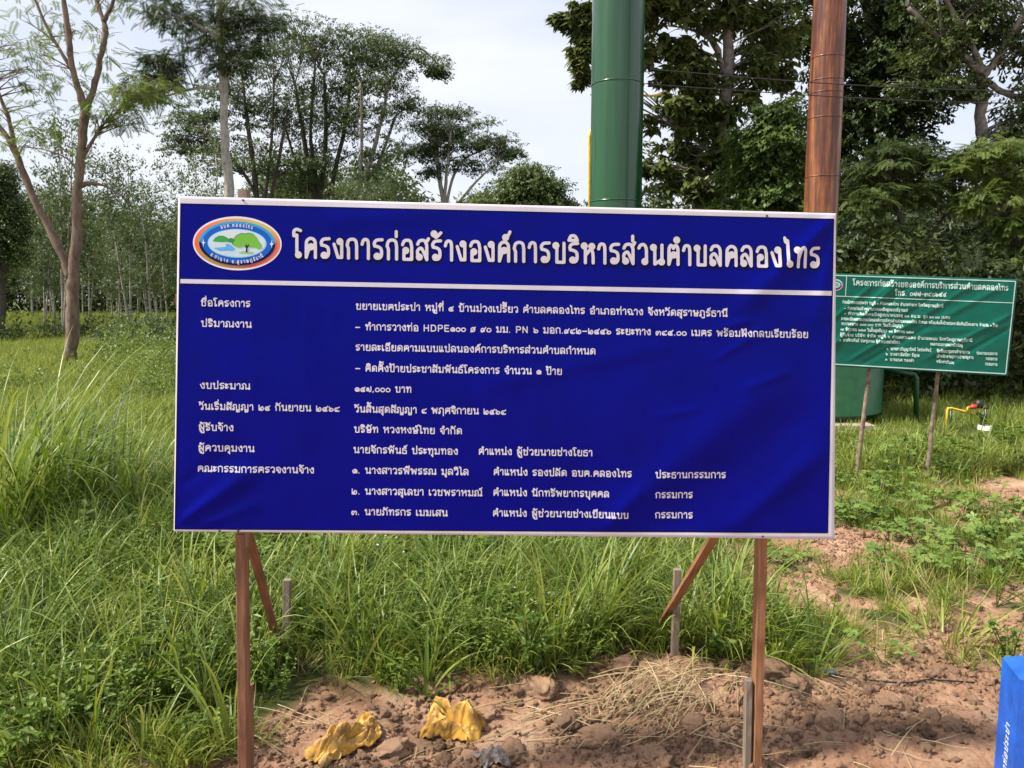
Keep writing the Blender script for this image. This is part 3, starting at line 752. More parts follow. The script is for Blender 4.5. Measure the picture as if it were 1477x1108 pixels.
def bsurf(px, py, off=0.):
    px = np.asarray(px, float); py = np.asarray(py, float)
    u = (px - 738.5) / FPX; v = (554. - py) / FPX; dy = cp + v * sp; dz = -sp + v * cp
    Yy = SY / (1 - SK * u / dy)
    p = np.stack([u * Yy / dy, Yy, CAM_H + dz * Yy / dy], -1)
    return p + NB * (bdisp(px, py) + off)[..., None]
sign = thing('project_sign', (0, SY, 0), 'large blue vinyl project sign with white Thai lettering and oval emblem on timber posts', 'sign')
def under(parent, name, me, label=None, kind=None):
    """mesh given in world coordinates, parented without moving"""
    o = link(name, me, parent, label=label, kind=kind)
    q = parent; off = Vector((0, 0, 0))
    while q is not None: off += q.location; q = q.parent
    me.transform(Matrix.Translation(-off)); return o
# banner grid built on the printed borders
SL = [lambda t: 253.5 + 4 * 0 + (257 - 251 * 1) * (1 - t) - 2.5, None, None, None]
def corner(si, ti):
    # s: outer left, inner left, inner right, outer right ; t: outer top, inner top, band top, band bottom, inner bottom, outer bottom
    yl = [283, 294, 402.5, 409.5, 763, 766.5][ti]; yr = [308, 316.5, 420, 427.5, 768.5, 778][ti]
    tt = (yl - 283) / 483.
    xl0 = 257 - 6.5 * tt; xl1 = 260.5 - 8.5 * tt; xr1 = 1202.5 - 9 * tt; xr0 = 1206 - 2.5 * tt
    x = [xl0, xl1, xr1, xr0][si]
    return x, yl + (yr - yl) * (x - 257) / 949.
NS, NT = [1, 236, 2], [3, 28, 2, 88, 2]
xs = []; gridp = []
tcol = []
for a in range(5):
    for q in range(NT[a] + (a == 4)):
        tcol.append((a, q / NT[a]))
scol = []
for a in range(3):
    for q in range(NS[a] + (a == 2)): scol.append((a, q / NS[a]))
PXg = np.zeros((len(tcol), len(scol))); PYg = PXg.copy()
for j, (ta, tf) in enumerate(tcol):
    for i, (sa, sf) in enumerate(scol):
        a = corner(sa, ta); b = corner(sa + 1, ta); c = corner(sa, ta + 1); d = corner(sa + 1, ta + 1)
        PXg[j, i] = (a[0] * (1 - sf) + b[0] * sf) * (1 - tf) + (c[0] * (1 - sf) + d[0] * sf) * tf
        PYg[j, i] = (a[1] * (1 - sf) + b[1] * sf) * (1 - tf) + (c[1] * (1 - sf) + d[1] * sf) * tf
Bv = bsurf(PXg, PYg, 0.)
nS, nT = len(scol), len(tcol)
V = Bv.reshape(-1, 3).tolist(); F = []; mi = []
for j in range(nT - 1):
    for i in range(nS - 1):
        F.append([j * nS + i, (j + 1) * nS + i, (j + 1) * nS + i + 1, j * nS + i + 1])
        blue = scol[i][0] == 1 and tcol[j][0] in (1, 3)
        mi.append(0 if blue else 1)
# the edge is folded back round the frame
per = [i for i in range(nS)] + [j * nS + nS - 1 for j in range(1, nT)] + [(nT - 1) * nS + i for i in range(nS - 2, -1, -1)] + [j * nS for j in range(nT - 2, 0, -1)]
b0 = len(V)
for k in per: V.append([V[k][0] + .0009, V[k][1] + .040, V[k][2]])
for k in range(len(per)):
    k2 = (k + 1) % len(per); F.append([per[k], per[k2], b0 + k2, b0 + k]); mi.append(1)
banner = under(sign, 'banner', mesh('banner', V, F, [M['v_blue'], M['v_white']], True, midx=mi), 'blue vinyl banner with white printed borders')
# thin dark print line just inside the white borders
def strip(name, pts, w, surf, m, off=.0006, n=60):
    V = []; F = []
    for (a, b) in zip(pts[:-1], pts[1:]):
        k0 = len(V); d = np.array(b, float) - np.array(a, float); nn = np.array([-d[1], d[0]]) / np.linalg.norm(d) * w / 2
        for i in range(n + 1):
            p = np.array(a) + d * i / n
            for s_ in (-1, 1): q = p + nn * s_; V.append(surf(np.array([q[0]]), np.array([q[1]]), off)[0])
            if i < n: k = k0 + 2 * i; F.append([k, k + 1, k + 3, k + 2])
    return mesh(name, V, F, [m])
cA = lambda s_, t: corner(s_, t)
for nm, a, b in (('print_line', cA(1, 1), cA(2, 1)), ('print_line', (corner(1, 1)[0] + .6, corner(1, 1)[1]), (corner(1, 4)[0] + .6, corner(1, 4)[1])), ('print_line', cA(2, 1), cA(2, 4)), ('print_line', cA(1, 3), cA(2, 3)), ('print_line', cA(1, 4), cA(2, 4))):
    under(banner, nm, strip(nm, [a, b], 1.6, bsurf, M['v_navy'], .0005, 200))
# lettering
WT = M['v_white']
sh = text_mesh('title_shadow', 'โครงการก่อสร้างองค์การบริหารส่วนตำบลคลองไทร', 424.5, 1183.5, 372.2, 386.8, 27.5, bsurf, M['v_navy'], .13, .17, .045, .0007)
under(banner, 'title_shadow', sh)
under(banner, 'title_lettering', text_mesh('title_lettering', 'โครงการก่อสร้างองค์การบริหารส่วนตำบลคลองไทร', 423.5, 1182.5, 371, 385.6, 27.5, bsurf, WT, .082, .17, .04, .0014))
rows = [
 ('ชื่อโครงการ', 290, 361, 441, 442.6), ('ปริมาณงาน', 290.5, 363, 470.6, 472.4), ('งบประมาณ', 289, 361, 560, 561.5),
 ('วันเริ่มสัญญา ๒๔ กันยายน ๒๕๖๘', 287.5, 490, 590.4, 593.6), ('ผู้รับจ้าง', 286.5, 337, 620.3, 621.5), ('ผู้ควบคุมงาน', 286, 367, 650, 651.7), ('คณะกรรมการตรวจงานจ้าง', 285, 453, 680, 682.5),
 ('ขยายเขตประปา หมู่ที่ ๔ บ้านม่วงเปรี้ยว ตำบลคลองไทร อำเภอท่าฉาง จังหวัดสุราษฎร์ธานี', 513.5, 1049, 446, 456.6),
 ('– ทำการวางท่อ HDPE๑๐๐ Ø ๙๐ มม. PN ๖ มอก.๙๘๒–๒๕๕๖ ระยะทาง ๓๘๕.๐๐ เมตร พร้อมฝังกลบเรียบร้อย', 512.5, 1165.5, 475.7, 487),
 ('รายละเอียดตามแบบแปลนองค์การบริหารส่วนตำบลกำหนด', 513, 859, 505.2, 510.9),
 ('– ติดตั้งป้ายประชาสัมพันธ์โครงการ จำนวน ๑ ป้าย', 512.5, 810.5, 535.2, 540.2),
 ('๑๔๗,๐๐๐ บาท', 512, 593.5, 564.6, 566), ('วันสิ้นสุดสัญญา ๘ พฤศจิกายน ๒๕๖๘', 511.5, 730, 594.4, 597.8), ('บริษัท หวงหงษ์ไทย จำกัด', 511, 666.5, 623.4, 626),
 ('นายจักรพันธ์ ประทุมทอง', 510, 660.5, 653, 655.4), ('ตำแหน่ง ผู้ช่วยนายช่างโยธา', 690.5, 854.5, 655.2, 657.6),
 ('๑. นางสาวรพีพรรณ มุลวิไล', 508.5, 676, 682.5, 685), ('๒. นางสาวสุเลขา เวชพราหมณ์', 507.5, 695.5, 712.6, 715.4), ('๓. นายภัทรกร เมฆเสน', 507, 645.5, 742.3, 744.3),
 ('ตำแหน่ง รองปลัด อบต.คลองไทร', 712, 911, 684.8, 688), ('ตำแหน่ง นักทรัพยากรบุคคล', 711.5, 878.5, 714.5, 717), ('ตำแหน่ง ผู้ช่วยนายช่างเขียนแบบ', 711, 906, 744.2, 747),
 ('ประธานกรรมการ', 945, 1047.5, 688.4, 690), ('กรรมการ', 945, 999.5, 717.8, 718.6), ('กรรมการ', 945, 999.5, 747.2, 748)]
for tx, x0, x1, y0, y1 in rows:
    under(banner, 'text_line', text_mesh('text_line', tx, x0, x1, y0, y1, 7.7, bsurf, WT, .102, .16, .07, .0009))
# emblem: printed oval, vertex colours are the printed inks
def emblem(surf, cx, cy, rx, ry, tilt=.02, base=.0006, full=True):
    mb = MB(); cols = []
    def pt(x, y): return cx + x * rx, cy + y * ry + tilt * x * rx
    def add(poly2, F, c, lay):
        p = np.array([pt(*q) for q in poly2]); mb.add(surf(p[:, 0], p[:, 1], base + lay * .00035), F)
        c = np.array(c, float); cols.append(np.tile(c, (len(p), 1)) if c.ndim == 1 else c)
    def ring(r0, r1, colf, lay, k=72, c=(0, 0), ex=1, ey0=1, ey1=1):
        P_ = []; C_ = []
        for i in range(k):
            a = 2 * math.pi * i / k
            for r, ey in ((r0, ey0), (r1, ey1)): P_.append((c[0] + r * math.cos(a), c[1] - r * ey * math.sin(a))); C_.append(colf(a))
        add(P_, [[2 * i, 2 * i + 1, (2 * i + 3) % (2 * k), (2 * i + 2) % (2 * k)] for i in range(k)], C_, lay)
    def disc(r, ey, colf, lay, k=72, c=(0, 0)):
        ring(0.001, r, colf, lay, k, c, ey0=ey, ey1=ey)
    disc(1.0, 1.0, lambda a: (.74, .70, .78), 0)
    def rainbow(a):
        d = math.degrees(a) % 360
        K = [(0, (.62, .16, .08)), (35, (.55, .42, .10)), (60, (.52, .50, .12)), (100, (.62, .33, .10)), (140, (.75, .20, .08)), (185, (.72, .14, .05)), (225, (.38, .30, .06)), (262, (.40, .20, .06)), (290, (.50, .09, .05)), (330, (.70, .16, .10)), (360, (.62, .16, .08))]
        for (a0, c0), (a1, c1) in zip(K[:-1], K[1:]):
            if a0 <= d <= a1: t = (d - a0) / (a1 - a0); return tuple(c0[i] * (1 - t) + c1[i] * t for i in range(3))
        return K[0][1]
    disc(.965, .96, rainbow, 1)
    disc(.885, .88, lambda a: tuple(x * (.85 + .15 * math.cos(a * 2)) * .8 + .06 for x in rainbow(a)), 2)
    disc(.86, .82 / .86 * 1.0, lambda a: (.04, .32, .70) if math.sin(a) > .05 else (.004, .012, .09), 3)
    disc(.79, .80 / .86, lambda a: (.010, .115, .52), 4)
    disc(.665, .535 / .665, lambda a: (.30, .62, .88), 5)
    disc(.635, .505 / .635, lambda a: (.52 + .06 * math.sin(a), .66, .72), 6)
    def poly(pts, c, lay):
        n = len(pts); cxx = sum(p[0] for p in pts) / n; cyy = sum(p[1] for p in pts) / n
        add([(cxx, cyy)] + pts, [[0, i + 1, (i + 1) % n + 1] for i in range(n)], c, lay)
    zx = lambda x: (x - 712) / 592.; zy = lambda y: (y - 470) / 358.
    Z = lambda *p: [(zx(a), zy(b)) for a, b in p]
    poly(Z((385, 450), (420, 400), (470, 372), (530, 372), (580, 395), (610, 420), (600, 452), (500, 458)), (.05, .33, .07), 7)
    poly(Z((590, 425), (620, 400), (655, 405), (690, 425), (690, 465), (600, 458)), (.03, .26, .07), 7.6)
    poly(Z((560, 478), (600, 478), (635, 500), (690, 545), (650, 570), (480, 572), (395, 535), (470, 530), (600, 515)), (.12, .38, .80), 7)
    tr = [(645, 490), (680, 440), (680, 400), (720, 365), (780, 340), (830, 345), (880, 332), (940, 350), (985, 400), (1000, 440), (1040, 480), (1040, 525), (1000, 540), (950, 520), (900, 515), (850, 525), (800, 505), (740, 525), (690, 510)]
    poly(Z(*[(a - 6, b - 8) for a, b in tr]), (.02, .17, .06), 7.4)
    poly(Z(*tr), (.16, .46, .06), 8.2)
    poly(Z((730, 590), (790, 575), (900, 580), (950, 592), (880, 602), (760, 600)), (.30, .48, .18), 7.6)
    poly(Z((828, 585), (834, 530), (812, 490), (820, 488), (838, 512), (836, 478), (844, 478), (848, 515), (868, 480), (876, 484), (852, 530), (852, 585)), (.01, .012, .01), 9)
    for sx_ in (-.76, .78):
        poly([(sx_, -.16), (sx_ + .014, -.03), (sx_ + .05, 0), (sx_ + .014, .03), (sx_, .16), (sx_ - .014, .03), (sx_ - .05, 0), (sx_ - .014, -.03)], (.55, .75, .9), 6)
    return mb, cols, pt
mb, cols, ept = emblem(bsurf, 342.4, 351.2, 64, 38.8)
em = mesh('emblem', np.concatenate(mb.V), mb.F, [M['v_print']], col=np.concatenate(cols))
under(banner, 'emblem', em, 'oval emblem of a green tree, hills and river in a rainbow ring')
def arc_text(text, surf, pt, up, r0, ey, a0, a1, xh, hw, off, m, name):
    lay, w, gaps = layout(text); gap = .2; tot = w + gap * gaps
    V = []; F = []; n = 0
    for key, st, gx_, gp, dy, dxx in lay:
        v, f = glyph(key, st, 1.0, hw, .1)
        if not len(v): continue
        g0 = gx_ + max(gp, 0) * gap + (-.08 + dxx if key in MARK else 0)
        wid = .35
        f_ = (g0 + (wid if key not in MARK else -.3)) / tot
        a = a0 + (a1 - a0) * f_
        ox, oy = pt(r0 * math.cos(a), -r0 * ey * math.sin(a))
        tx, ty = pt(r0 * math.cos(a + .01 * np.sign(a1 - a0)), -r0 * ey * math.sin(a + .01 * np.sign(a1 - a0)))
        d = np.array([tx - ox, ty - oy]); d /= np.linalg.norm(d); nn = np.array([d[1], -d[0]])
        lx = (v[:, 0] - (wid if key not in MARK else -.3)) * xh; ly = (v[:, 1] + dy - .5) * xh
        V.append(surf(ox + lx * d[0] + ly * nn[0], oy + lx * d[1] + ly * nn[1], off)); F += [[q + n for q in g] for g in f]; n += len(v)
    return mesh(name, np.concatenate(V), F, [m])
under(banner, 'emblem_lettering', arc_text('อบต.คลองไทร', bsurf, ept, 1, .725, .665 / .725, math.radians(121), math.radians(59), 4.0, .1, .0035, WT, 'emblem_lettering'))
under(banner, 'emblem_lettering', arc_text('อ.ท่าฉาง จ.สุราษฎร์ธานี', bsurf, ept, 1, .74, .69 / .74, math.radians(217), math.radians(323), 4.0, .1, .0035, WT, 'emblem_lettering'))

# timber of the sign
def tpart(parent, name, a, b, w, d, m, side=(1, 0, 0), label=None):
    mb = MB(); mb.timber(a, b, w, d, side); me = mb.build(name, m)
    mid = (Vector(a) + Vector(b)) / 2
    z = (Vector(b) - Vector(a)).normalized(); x = Vector(side); x = (x - z * x.dot(z)).normalized(); Rm = Matrix((x, z.cross(x), z)).transposed().to_4x4()
    me.transform((Matrix.Translation(mid) @ Rm).inverted())
    o = link(name, me, parent, label=label); o.matrix_local = Matrix.Translation(-parent.location) @ Matrix.Translation(mid) @ Rm
    return o
YL, YR = SY - .035 + .070, SY + .04 + .070
def down(p, q, z):
    t = (z - p.z) / (q.z - p.z); return p + (q - p) * t
a = P(352, 274, YL); b = P(349, 768, YL); c = P(353, 1100, YL)
tpart(sign, 'post', down(b, c, -.25), b, .033, .05, M['wood'])
tpart(sign, 'post_extension', b + Vector((0, 0, -.05)), a, .033, .035, M['wood_grey'], label='weathered post top showing above the banner')
a = P(1109, 306, YR); c = P(1090, 1100, YR)
tpart(sign, 'post', down(a, c, -.25), a, .034, .05, M['wood_or'], label='orange brown timber post')
tpart(sign, 'side_plank', down(P(359.5, 988, YL + .035), P(361, 1108, YL + .035), -.2), P(359.5, 988, YL + .035), .022, .03, M['wood'])
tpart(sign, 'side_plank', down(P(1079, 980, YR - .01), P(1077, 1108, YR - .01), -.2), P(1079, 980, YR - .01), .024, .03, M['wood_grey'], label='short weathered plank')
tpart(sign, 'brace', P(407, 950, 3.56), P(352, 748, 2.64), .032, .022, M['wood'])
tpart(sign, 'brace', P(949, 908, 3.72), P(1034, 768, 2.74), .034, .022, M['wood_or'], label='orange brown brace')
def stake(x0, y0, x1, y1, Yd, w):
    a = P(x0, y0, Yd); b = P(x1, y1, Yd); tpart(sign, 'stake', down(a, b, -.2), a, w, w * .9, M['wood_grey'], label=None)
stake(414.5, 836, 411, 980, 3.50, .034); stake(977, 821, 972, 980, 3.44, .034)
bk = .044
for nm, p0, p1, w in (('frame_rail', (262, 290), (1201, 314), .035), ('frame_rail', (256, 758), (1198, 769), .035), ('frame_rail', (241, 433), (1214, 455), .04)):
    A = Vector(bsurf(*[np.array([float(v)]) for v in p0])[0]) + Vector((0, .027 if w < .04 else .068, 0)); B = Vector(bsurf(*[np.array([float(v)]) for v in p1])[0]) + Vector((0, .027 if w < .04 else .068, 0))
    tpart(sign, nm, A, B, .02, w, M['wood'], side=(0, 1, 0))
for p0, p1 in (((264, 300), (257, 752)), ((1196, 322), (1192, 762))):
    A = Vector(bsurf(*[np.array([float(v)]) for v in p0])[0]) + Vector((0, .028, 0)); B = Vector(bsurf(*[np.array([float(v)]) for v in p1])[0]) + Vector((0, .028, 0))
    tpart(sign, 'frame_rail', A, B, .034, .018, M['wood'])
M['nail'] = simple('nail_steel', (.08, .075, .07), .45, metal=.7)
for (x, y) in ((351, 289), (344, 765.6), (1106, 311.5), (1100, 774), (317, 766)):
    p = bsurf(np.array([float(x)]), np.array([float(y)]), .002)[0]
    mb = MB(); mb.tube([p + np.array([0, .004, 0]), p - np.array([0, .002, 0])], .0035, 8); under(sign, 'nail', mb.build('nail', M['nail']))

# ------------------------------------------------------------------ the green sign behind
GY, GK = 7.15, -.05
NG = np.array([GK, -1, 0]) / math.hypot(GK, 1)
def gdisp(px, py):
    z = .012 * (fbm(px / 40, py / 40, 401) - .5)
    for a, b, w, am in (((1186, 512), (1300, 402), 3.2, .030), ((1190, 470), (1262, 408), 2.5, .016), ((1196, 498), (1330, 400), 3, -.016), ((1225, 520), (1330, 455), 2.5, .012), ((1240, 528), (1360, 460), 3, -.010), ((1330, 480), (1462, 470), 4, .008),
                      ((1462, 452), (1330, 520), 3, .016), ((1462, 470), (1360, 530), 3, -.012), ((1455, 408), (1340, 470), 4, .012), ((1290, 405), (1250, 440), 2.6, .02), ((1410, 405), (1280, 490), 3.5, .012), ((1380, 402), (1250, 500), 3.5, -.010)):
        z = z + ridge(px, py, a, b, w, am * .55, w * 1.2)
    e = np.minimum((1466 - .106 * (py - 403) - px) / 8, np.minimum(py - (394 + .033 * (px - 1189)), 527 + .0566 * (px - 1182) - py) / 8)
    return z * np.clip(.1 + e, .1, 1)
def gsurf(px, py, off=0.):
    px = np.asarray(px, float); py = np.asarray(py, float)
    u = (px - 738.5) / FPX; v = (554. - py) / FPX; dy = cp + v * sp; dz = -sp + v * cp
    X0 = 3.8
    Yy = (GY - GK * X0) / (1 - GK * u / dy)
    p = np.stack([u * Yy / dy, Yy, CAM_H + dz * Yy / dy], -1)
    return p + NG * (gdisp(px, py) + off)[..., None]
gs = thing('project_sign', (3.8, GY, 0), 'smaller wrinkled green project sign on thin round poles behind the blue sign', 'sign')
gq = [(1188.5, 393.8), (1468.3, 403), (1453.3, 542.6), (1181.5, 527)]
def gb(s_, t):
    a, b, c, d = [np.array(q) for q in gq]
    return (a * (1 - s_) + b * s_) * (1 - t) + (d * (1 - s_) + c * s_) * t
ns, nt_ = 170, 84
pg = np.array([[gb(i / ns, j / nt_) for i in range(ns + 1)] for j in range(nt_ + 1)])
GV = gsurf(pg[..., 0], pg[..., 1]).reshape(-1, 3).tolist(); w_ = ns + 1
GF = [[j * w_ + i, (j + 1) * w_ + i, (j + 1) * w_ + i + 1, j * w_ + i + 1] for j in range(nt_) for i in range(ns)]
per = list(range(w_)) + [j * w_ + ns for j in range(1, nt_ + 1)] + [nt_ * w_ + i for i in range(ns - 1, -1, -1)] + [j * w_ for j in range(nt_ - 1, 0, -1)]
b0 = len(GV)
for k in per: GV.append([GV[k][0], GV[k][1] + .03, GV[k][2]])
for k in range(len(per)): GF.append([per[k], per[(k + 1) % len(per)], b0 + (k + 1) % len(per), b0 + k])
gban = under(gs, 'banner', mesh('green_banner', GV, GF, [M['v_green']], True))
def gl(*q): return [tuple(gb(s_, t)) for s_, t in q]
bord = gl((.012, .022), (.988, .022), (.988, .978), (.012, .978), (.012, .022))
under(gban, 'printed_border', strip('printed_border', bord, 1.5, gsurf, M['v_mint'], .0025, 120))
under(gban, 'printed_border', strip('printed_border', gl((.014, .245), (.986, .245)), 1.1, gsurf, M['v_mint'], .0025, 160))
under(gban, 'printed_border', strip('printed_border', gl((.117, .026), (.117, .243)), 1.1, gsurf, M['v_mint'], .0025, 30))
def gt(tx, x0, x1, y0, y1, xh=3.3, hw=.11, h=.14, nm='text_line'): under(gban, nm, text_mesh(nm, tx, x0, x1, y0, y1, xh, gsurf, M['v_mint'], hw, .14, h, .0035))
gt('โครงการก่อสร้างขององค์การบริหารส่วนตำบลคลองไทร', 1230, 1454, 411.3, 419.2, 6.3, .10, .09, 'title_lettering')
gt('โทร. ๐๗๗-๓๘๐๖๕๕', 1291, 1365, 426.2, 428, 6.2, .10, .09, 'title_lettering')
gt('ก่อสร้างระบบประปา หมู่ที่ ๔ ตำบลคลองไทร อำเภอท่าฉาง จังหวัดสุราษฎร์ธานี', 1215, 1360, 437.5, 443.4)
gt('– ทำการก่อสร้างฐานรากของถังสูงแบบมีฐานแผ่', 1217, 1309, 446.5, 449.6)
gt('– ทำการติดตั้งหอถังสูงขนาดบรรจุ ๒๐ ลบ.ม. สูง ๒๐.๐๐ เมตร', 1217, 1370, 454, 460)
gt('รายละเอียดตามแบบแปลนองค์การบริหารส่วนตำบลคลองไทร กำหนด พร้อมติดตั้งป้ายประชาสัมพันธ์โครงการ จำนวน ๑ ป้าย', 1213, 1438, 461.5, 471.5)
gt('งบประมาณ ๔๙๙,๐๐๐ บาท วันเริ่มสัญญา', 1213, 1302, 468.6, 472)
gt('๑๙ มิถุนายน ๒๕๖๗ วันสิ้นสุดสัญญา ๑๗ สิงหาคม ๒๕๖๗', 1212, 1318, 476.5, 481)
gt('ผู้รับจ้าง บริษัท จำกัด หมู่ที่ ๒ ตำบลสวนแตง อำเภอละแม จังหวัดสุราษฎร์ธานี', 1211, 1402, 484.5, 493)
gt('๑. นายจักรพันธ์ ประทุมทอง ผู้ช่วยนายช่างโยธา', 1210, 1298, 492, 496)
gt('คณะกรรมการตรวจรับพัสดุ', 1341.6, 1388, 498, 500.5)
for i, (a, b, c) in enumerate((('๑. นางสาวกัญญารัตน์ ใจประดิษฐ์', 'นักพัฒนาชุมชนชำนาญการ', 'ประธานกรรมการ'), ('๒. นางสาวอัสนียา มีอุบล', 'เจ้าพนักงานธุรการชำนาญงาน', 'กรรมการ'), ('๓. นายมนต ทองดำ', 'พนักงานขับรถ', 'กรรมการ'))):
    gt(a, 1279 - i, (1343, 1326, 1318)[i], 504.8 + 7.6 * i, 507 + 7.6 * i)
    gt(b, 1351, (1399, 1404, 1376)[i], 508 + 7.6 * i, 510 + 7.6 * i)
    gt(c, (1408.6, 1422, 1421)[i], 1438.5, 511.2 + 7.8 * i, 512.2 + 7.8 * i)
mb, cols, gpt = emblem(gsurf, 1204.5, 411, 11, 8.4, .03, .0025)
under(gban, 'emblem', mesh('small_emblem', np.concatenate(mb.V), mb.F, [M['v_print']], col=np.concatenate(cols)))
def pole(parent, name, pts, rad, m, k=10, wob=.006, label=None):
    random.seed(len(name) + int(pts[0][0] * 100)); out = []; rr = []
    n = 14
    for i in range(n + 1):
        f = i / n * (len(pts) - 1); j = min(int(f), len(pts) - 2); p = Vector(pts[j]).lerp(Vector(pts[j + 1]), f - j)
        out.append(p + Vector([random.uniform(-wob, wob) for _ in range(3)])); rr.append(rad[0] + (rad[1] - rad[0]) * i / n + random.uniform(-.1, .1) * rad[0])
    mb = MB(); mb.tube(out, rr, k); return under(parent, name, mb.build(name, m, True), label)
for (xt, xb, yb) in ((1254, 1235, 692), (1353, 1335.5, 694)):
    pole(gs, 'pole', [P(xb, yb + 22, GY + .08), P(xb, yb, GY + .08), P(xt, 538, GY + .08), P(xt + 14, 408, GY + .08)], (.022, .017), M['stick'])
pole(gs, 'pole', [P(1184, 712, GY + .08), P(1190, 700, GY + .08), P(1196, 538, GY + .08), P(1204, 408, GY + .08)], (.022, .017), M['stick'])
tpart(gs, 'frame_rail', Vector(gsurf(1186., 396.)) + Vector((0, .035, 0)), Vector(gsurf(1466., 406.)) + Vector((0, .035, 0)), .02, .03, M['wood'], side=(0, 1, 0))
tpart(gs, 'frame_rail', Vector(gsurf(1182., 524.)) + Vector((0, .035, 0)), Vector(gsurf(1453., 540.)) + Vector((0, .035, 0)), .02, .03, M['wood'], side=(0, 1, 0))

# ------------------------------------------------------------------ water tanks
def tankmat():
    m, n, b, l = mat('green_tank_paint')
    t = N(n, 'ShaderNodeTexCoord'); mpn = N(n, 'ShaderNodeMapping'); mpn.inputs['Scale'].default_value = (3, 3, .12)
    z = N(n, 'ShaderNodeTexNoise', Scale=3, Detail=8, Roughness=.6); l(t.outputs['Object'], mpn.inputs[0]); l(mpn.outputs[0], z.inputs['Vector'])
    sp_ = N(n, 'ShaderNodeSeparateXYZ'); l(t.outputs['Object'], sp_.inputs[0])
    mr = N(n, 'ShaderNodeMapRange'); mr.inputs['From Min'].default_value = 3.5; mr.inputs['From Max'].default_value = 8.5; l(sp_.outputs['Z'], mr.inputs[0])
    r1 = ramp(n, [(.3, (.003, .050, .010)), (.7, (.006, .080, .016))]); l(z.outputs['Fac'], r1.inputs[0])
    r2 = ramp(n, [(.3, (.008, .042, .018)), (.7, (.032, .085, .045))]); l(z.outputs['Fac'], r2.inputs[0])   # chalked, weathered paint higher up
    mx = N(n, 'ShaderNodeMix', data_type='RGBA'); l(mr.outputs[0], mx.inputs[0]); l(r1.outputs[0], mx.inputs[6]); l(r2.outputs[0], mx.inputs[7])
    l(mx.outputs[2], b.inputs['Base Color']); b.inputs['Roughness'].default_value = .28; b.inputs['Coat Weight'].default_value = .5; b.inputs['Coat Roughness'].default_value = .15
    bp = N(n, 'ShaderNodeBump', Strength=.15, Distance=.02); l(z.outputs['Fac'], bp.inputs['Height']); l(bp.outputs[0], b.inputs['Normal'])
    return m
def rustmat():
    m, n, b, l = mat('rusted_steel')
    t = N(n, 'ShaderNodeTexCoord'); mpn = N(n, 'ShaderNodeMapping'); mpn.inputs['Scale'].default_value = (5, 5, .35)
    z = N(n, 'ShaderNodeTexNoise', Scale=3, Detail=10, Roughness=.65); l(t.outputs['Object'], mpn.inputs[0]); l(mpn.outputs[0], z.inputs['Vector'])
    z2 = N(n, 'ShaderNodeTexNoise', Scale=2.2, Detail=8, Roughness=.6); l(t.outputs['Object'], z2.inputs['Vector'])
    r1 = ramp(n, [(.30, (.030, .011, .008)), (.48, (.15, .042, .015)), (.68, (.42, .16, .045))]); l(z.outputs['Fac'], r1.inputs[0])
    r2 = ramp(n, [(.35, (.55, .5, .5)), (.65, (1, 1, 1))]); l(z2.outputs['Fac'], r2.inputs[0])
    mu = N(n, 'ShaderNodeMix', data_type='RGBA', blend_type='MULTIPLY'); mu.inputs[0].default_value = 1; l(r1.outputs[0], mu.inputs[6]); l(r2.outputs[0], mu.inputs[7])
    sp_ = N(n, 'ShaderNodeSeparateXYZ'); l(t.outputs['Object'], sp_.inputs[0])
    mr = N(n, 'ShaderNodeMapRange'); mr.inputs['From Min'].default_value = 2.95; mr.inputs['From Max'].default_value = 2.55; l(sp_.outputs['Z'], mr.inputs[0])
    ad = N(n, 'ShaderNodeMath', operation='MULTIPLY_ADD'); ad.inputs[1].default_value = .5; l(z2.outputs['Fac'], ad.inputs[0]); 
    sb = N(n, 'ShaderNodeMath', operation='SUBTRACT'); l(mr.outputs[0], sb.inputs[0]); sb.inputs[1].default_value = .3; sb.use_clamp = False
    l(sb.outputs[0], ad.inputs[2]); cl = N(n, 'ShaderNodeMath', operation='MINIMUM'); l(ad.outputs[0], cl.inputs[0]); cl.inputs[1].default_value = 1
    c2 = N(n, 'ShaderNodeMath', operation='MAXIMUM'); l(cl.outputs[0], c2.inputs[0]); c2.inputs[1].default_value = 0
    mx = N(n, 'ShaderNodeMix', data_type='RGBA'); l(c2.outputs[0], mx.inputs[0]); l(mu.outputs[2], mx.inputs[6]); mx.inputs[7].default_value = (.012, .12, .03, 1)
    l(mx.outputs[2], b.inputs['Base Color']); b.inputs['Roughness'].default_value = .42; b.inputs['Coat Weight'].default_value = .15
    bp = N(n, 'ShaderNodeBump', Strength=.3, Distance=.01); l(z.outputs['Fac'], bp.inputs['Height']); l(bp.outputs[0], b.inputs['Normal'])
    return m
M['tank'] = tankmat(); M['rust'] = rustmat()
M['green_pipe'] = simple('green_pipe_paint', (.004, .048, .012), .4, .3, 8)
M['yellow_pipe'] = simple('yellow_pipe_paint', (.62, .42, .035), .45, .25, 12)
M['concrete'] = simple('old_concrete', (.38, .31, .25), .9, .35, 14, .4)
M['pvc'] = simple('white_pvc', (.72, .72, .68), .45, .15, 6)
M['red'] = simple('red_handle', (.55, .03, .025), .4)
M['black'] = simple('black_rubber', (.012, .012, .013), .5)
TY = 14.0
p0 = P(888, 300, TY); R0 = 36.8 / FPX * TY * .985
tank = thing('water_tower', (p0.x, TY, 0), 'tall dark green champagne shaped water tower column rising behind the blue sign', 'water tower')
mb = MB(); mb.lathe([(1.15, -.2), (1.15, 1.1), (1.05, 1.35), (.6, 2.1), (R0, 2.5)] + [(R0, z) for z in (2.9, 5.0, 7.2, 9.0)] + [(R0 * 1.02, 9.4), (1.1, 10.2), (1.75, 11.0), (1.9, 11.8), (1.8, 12.8), (1.2, 13.5), (.1, 13.8)], 64)
link('column', mb.build('column', M['tank'], True), tank)
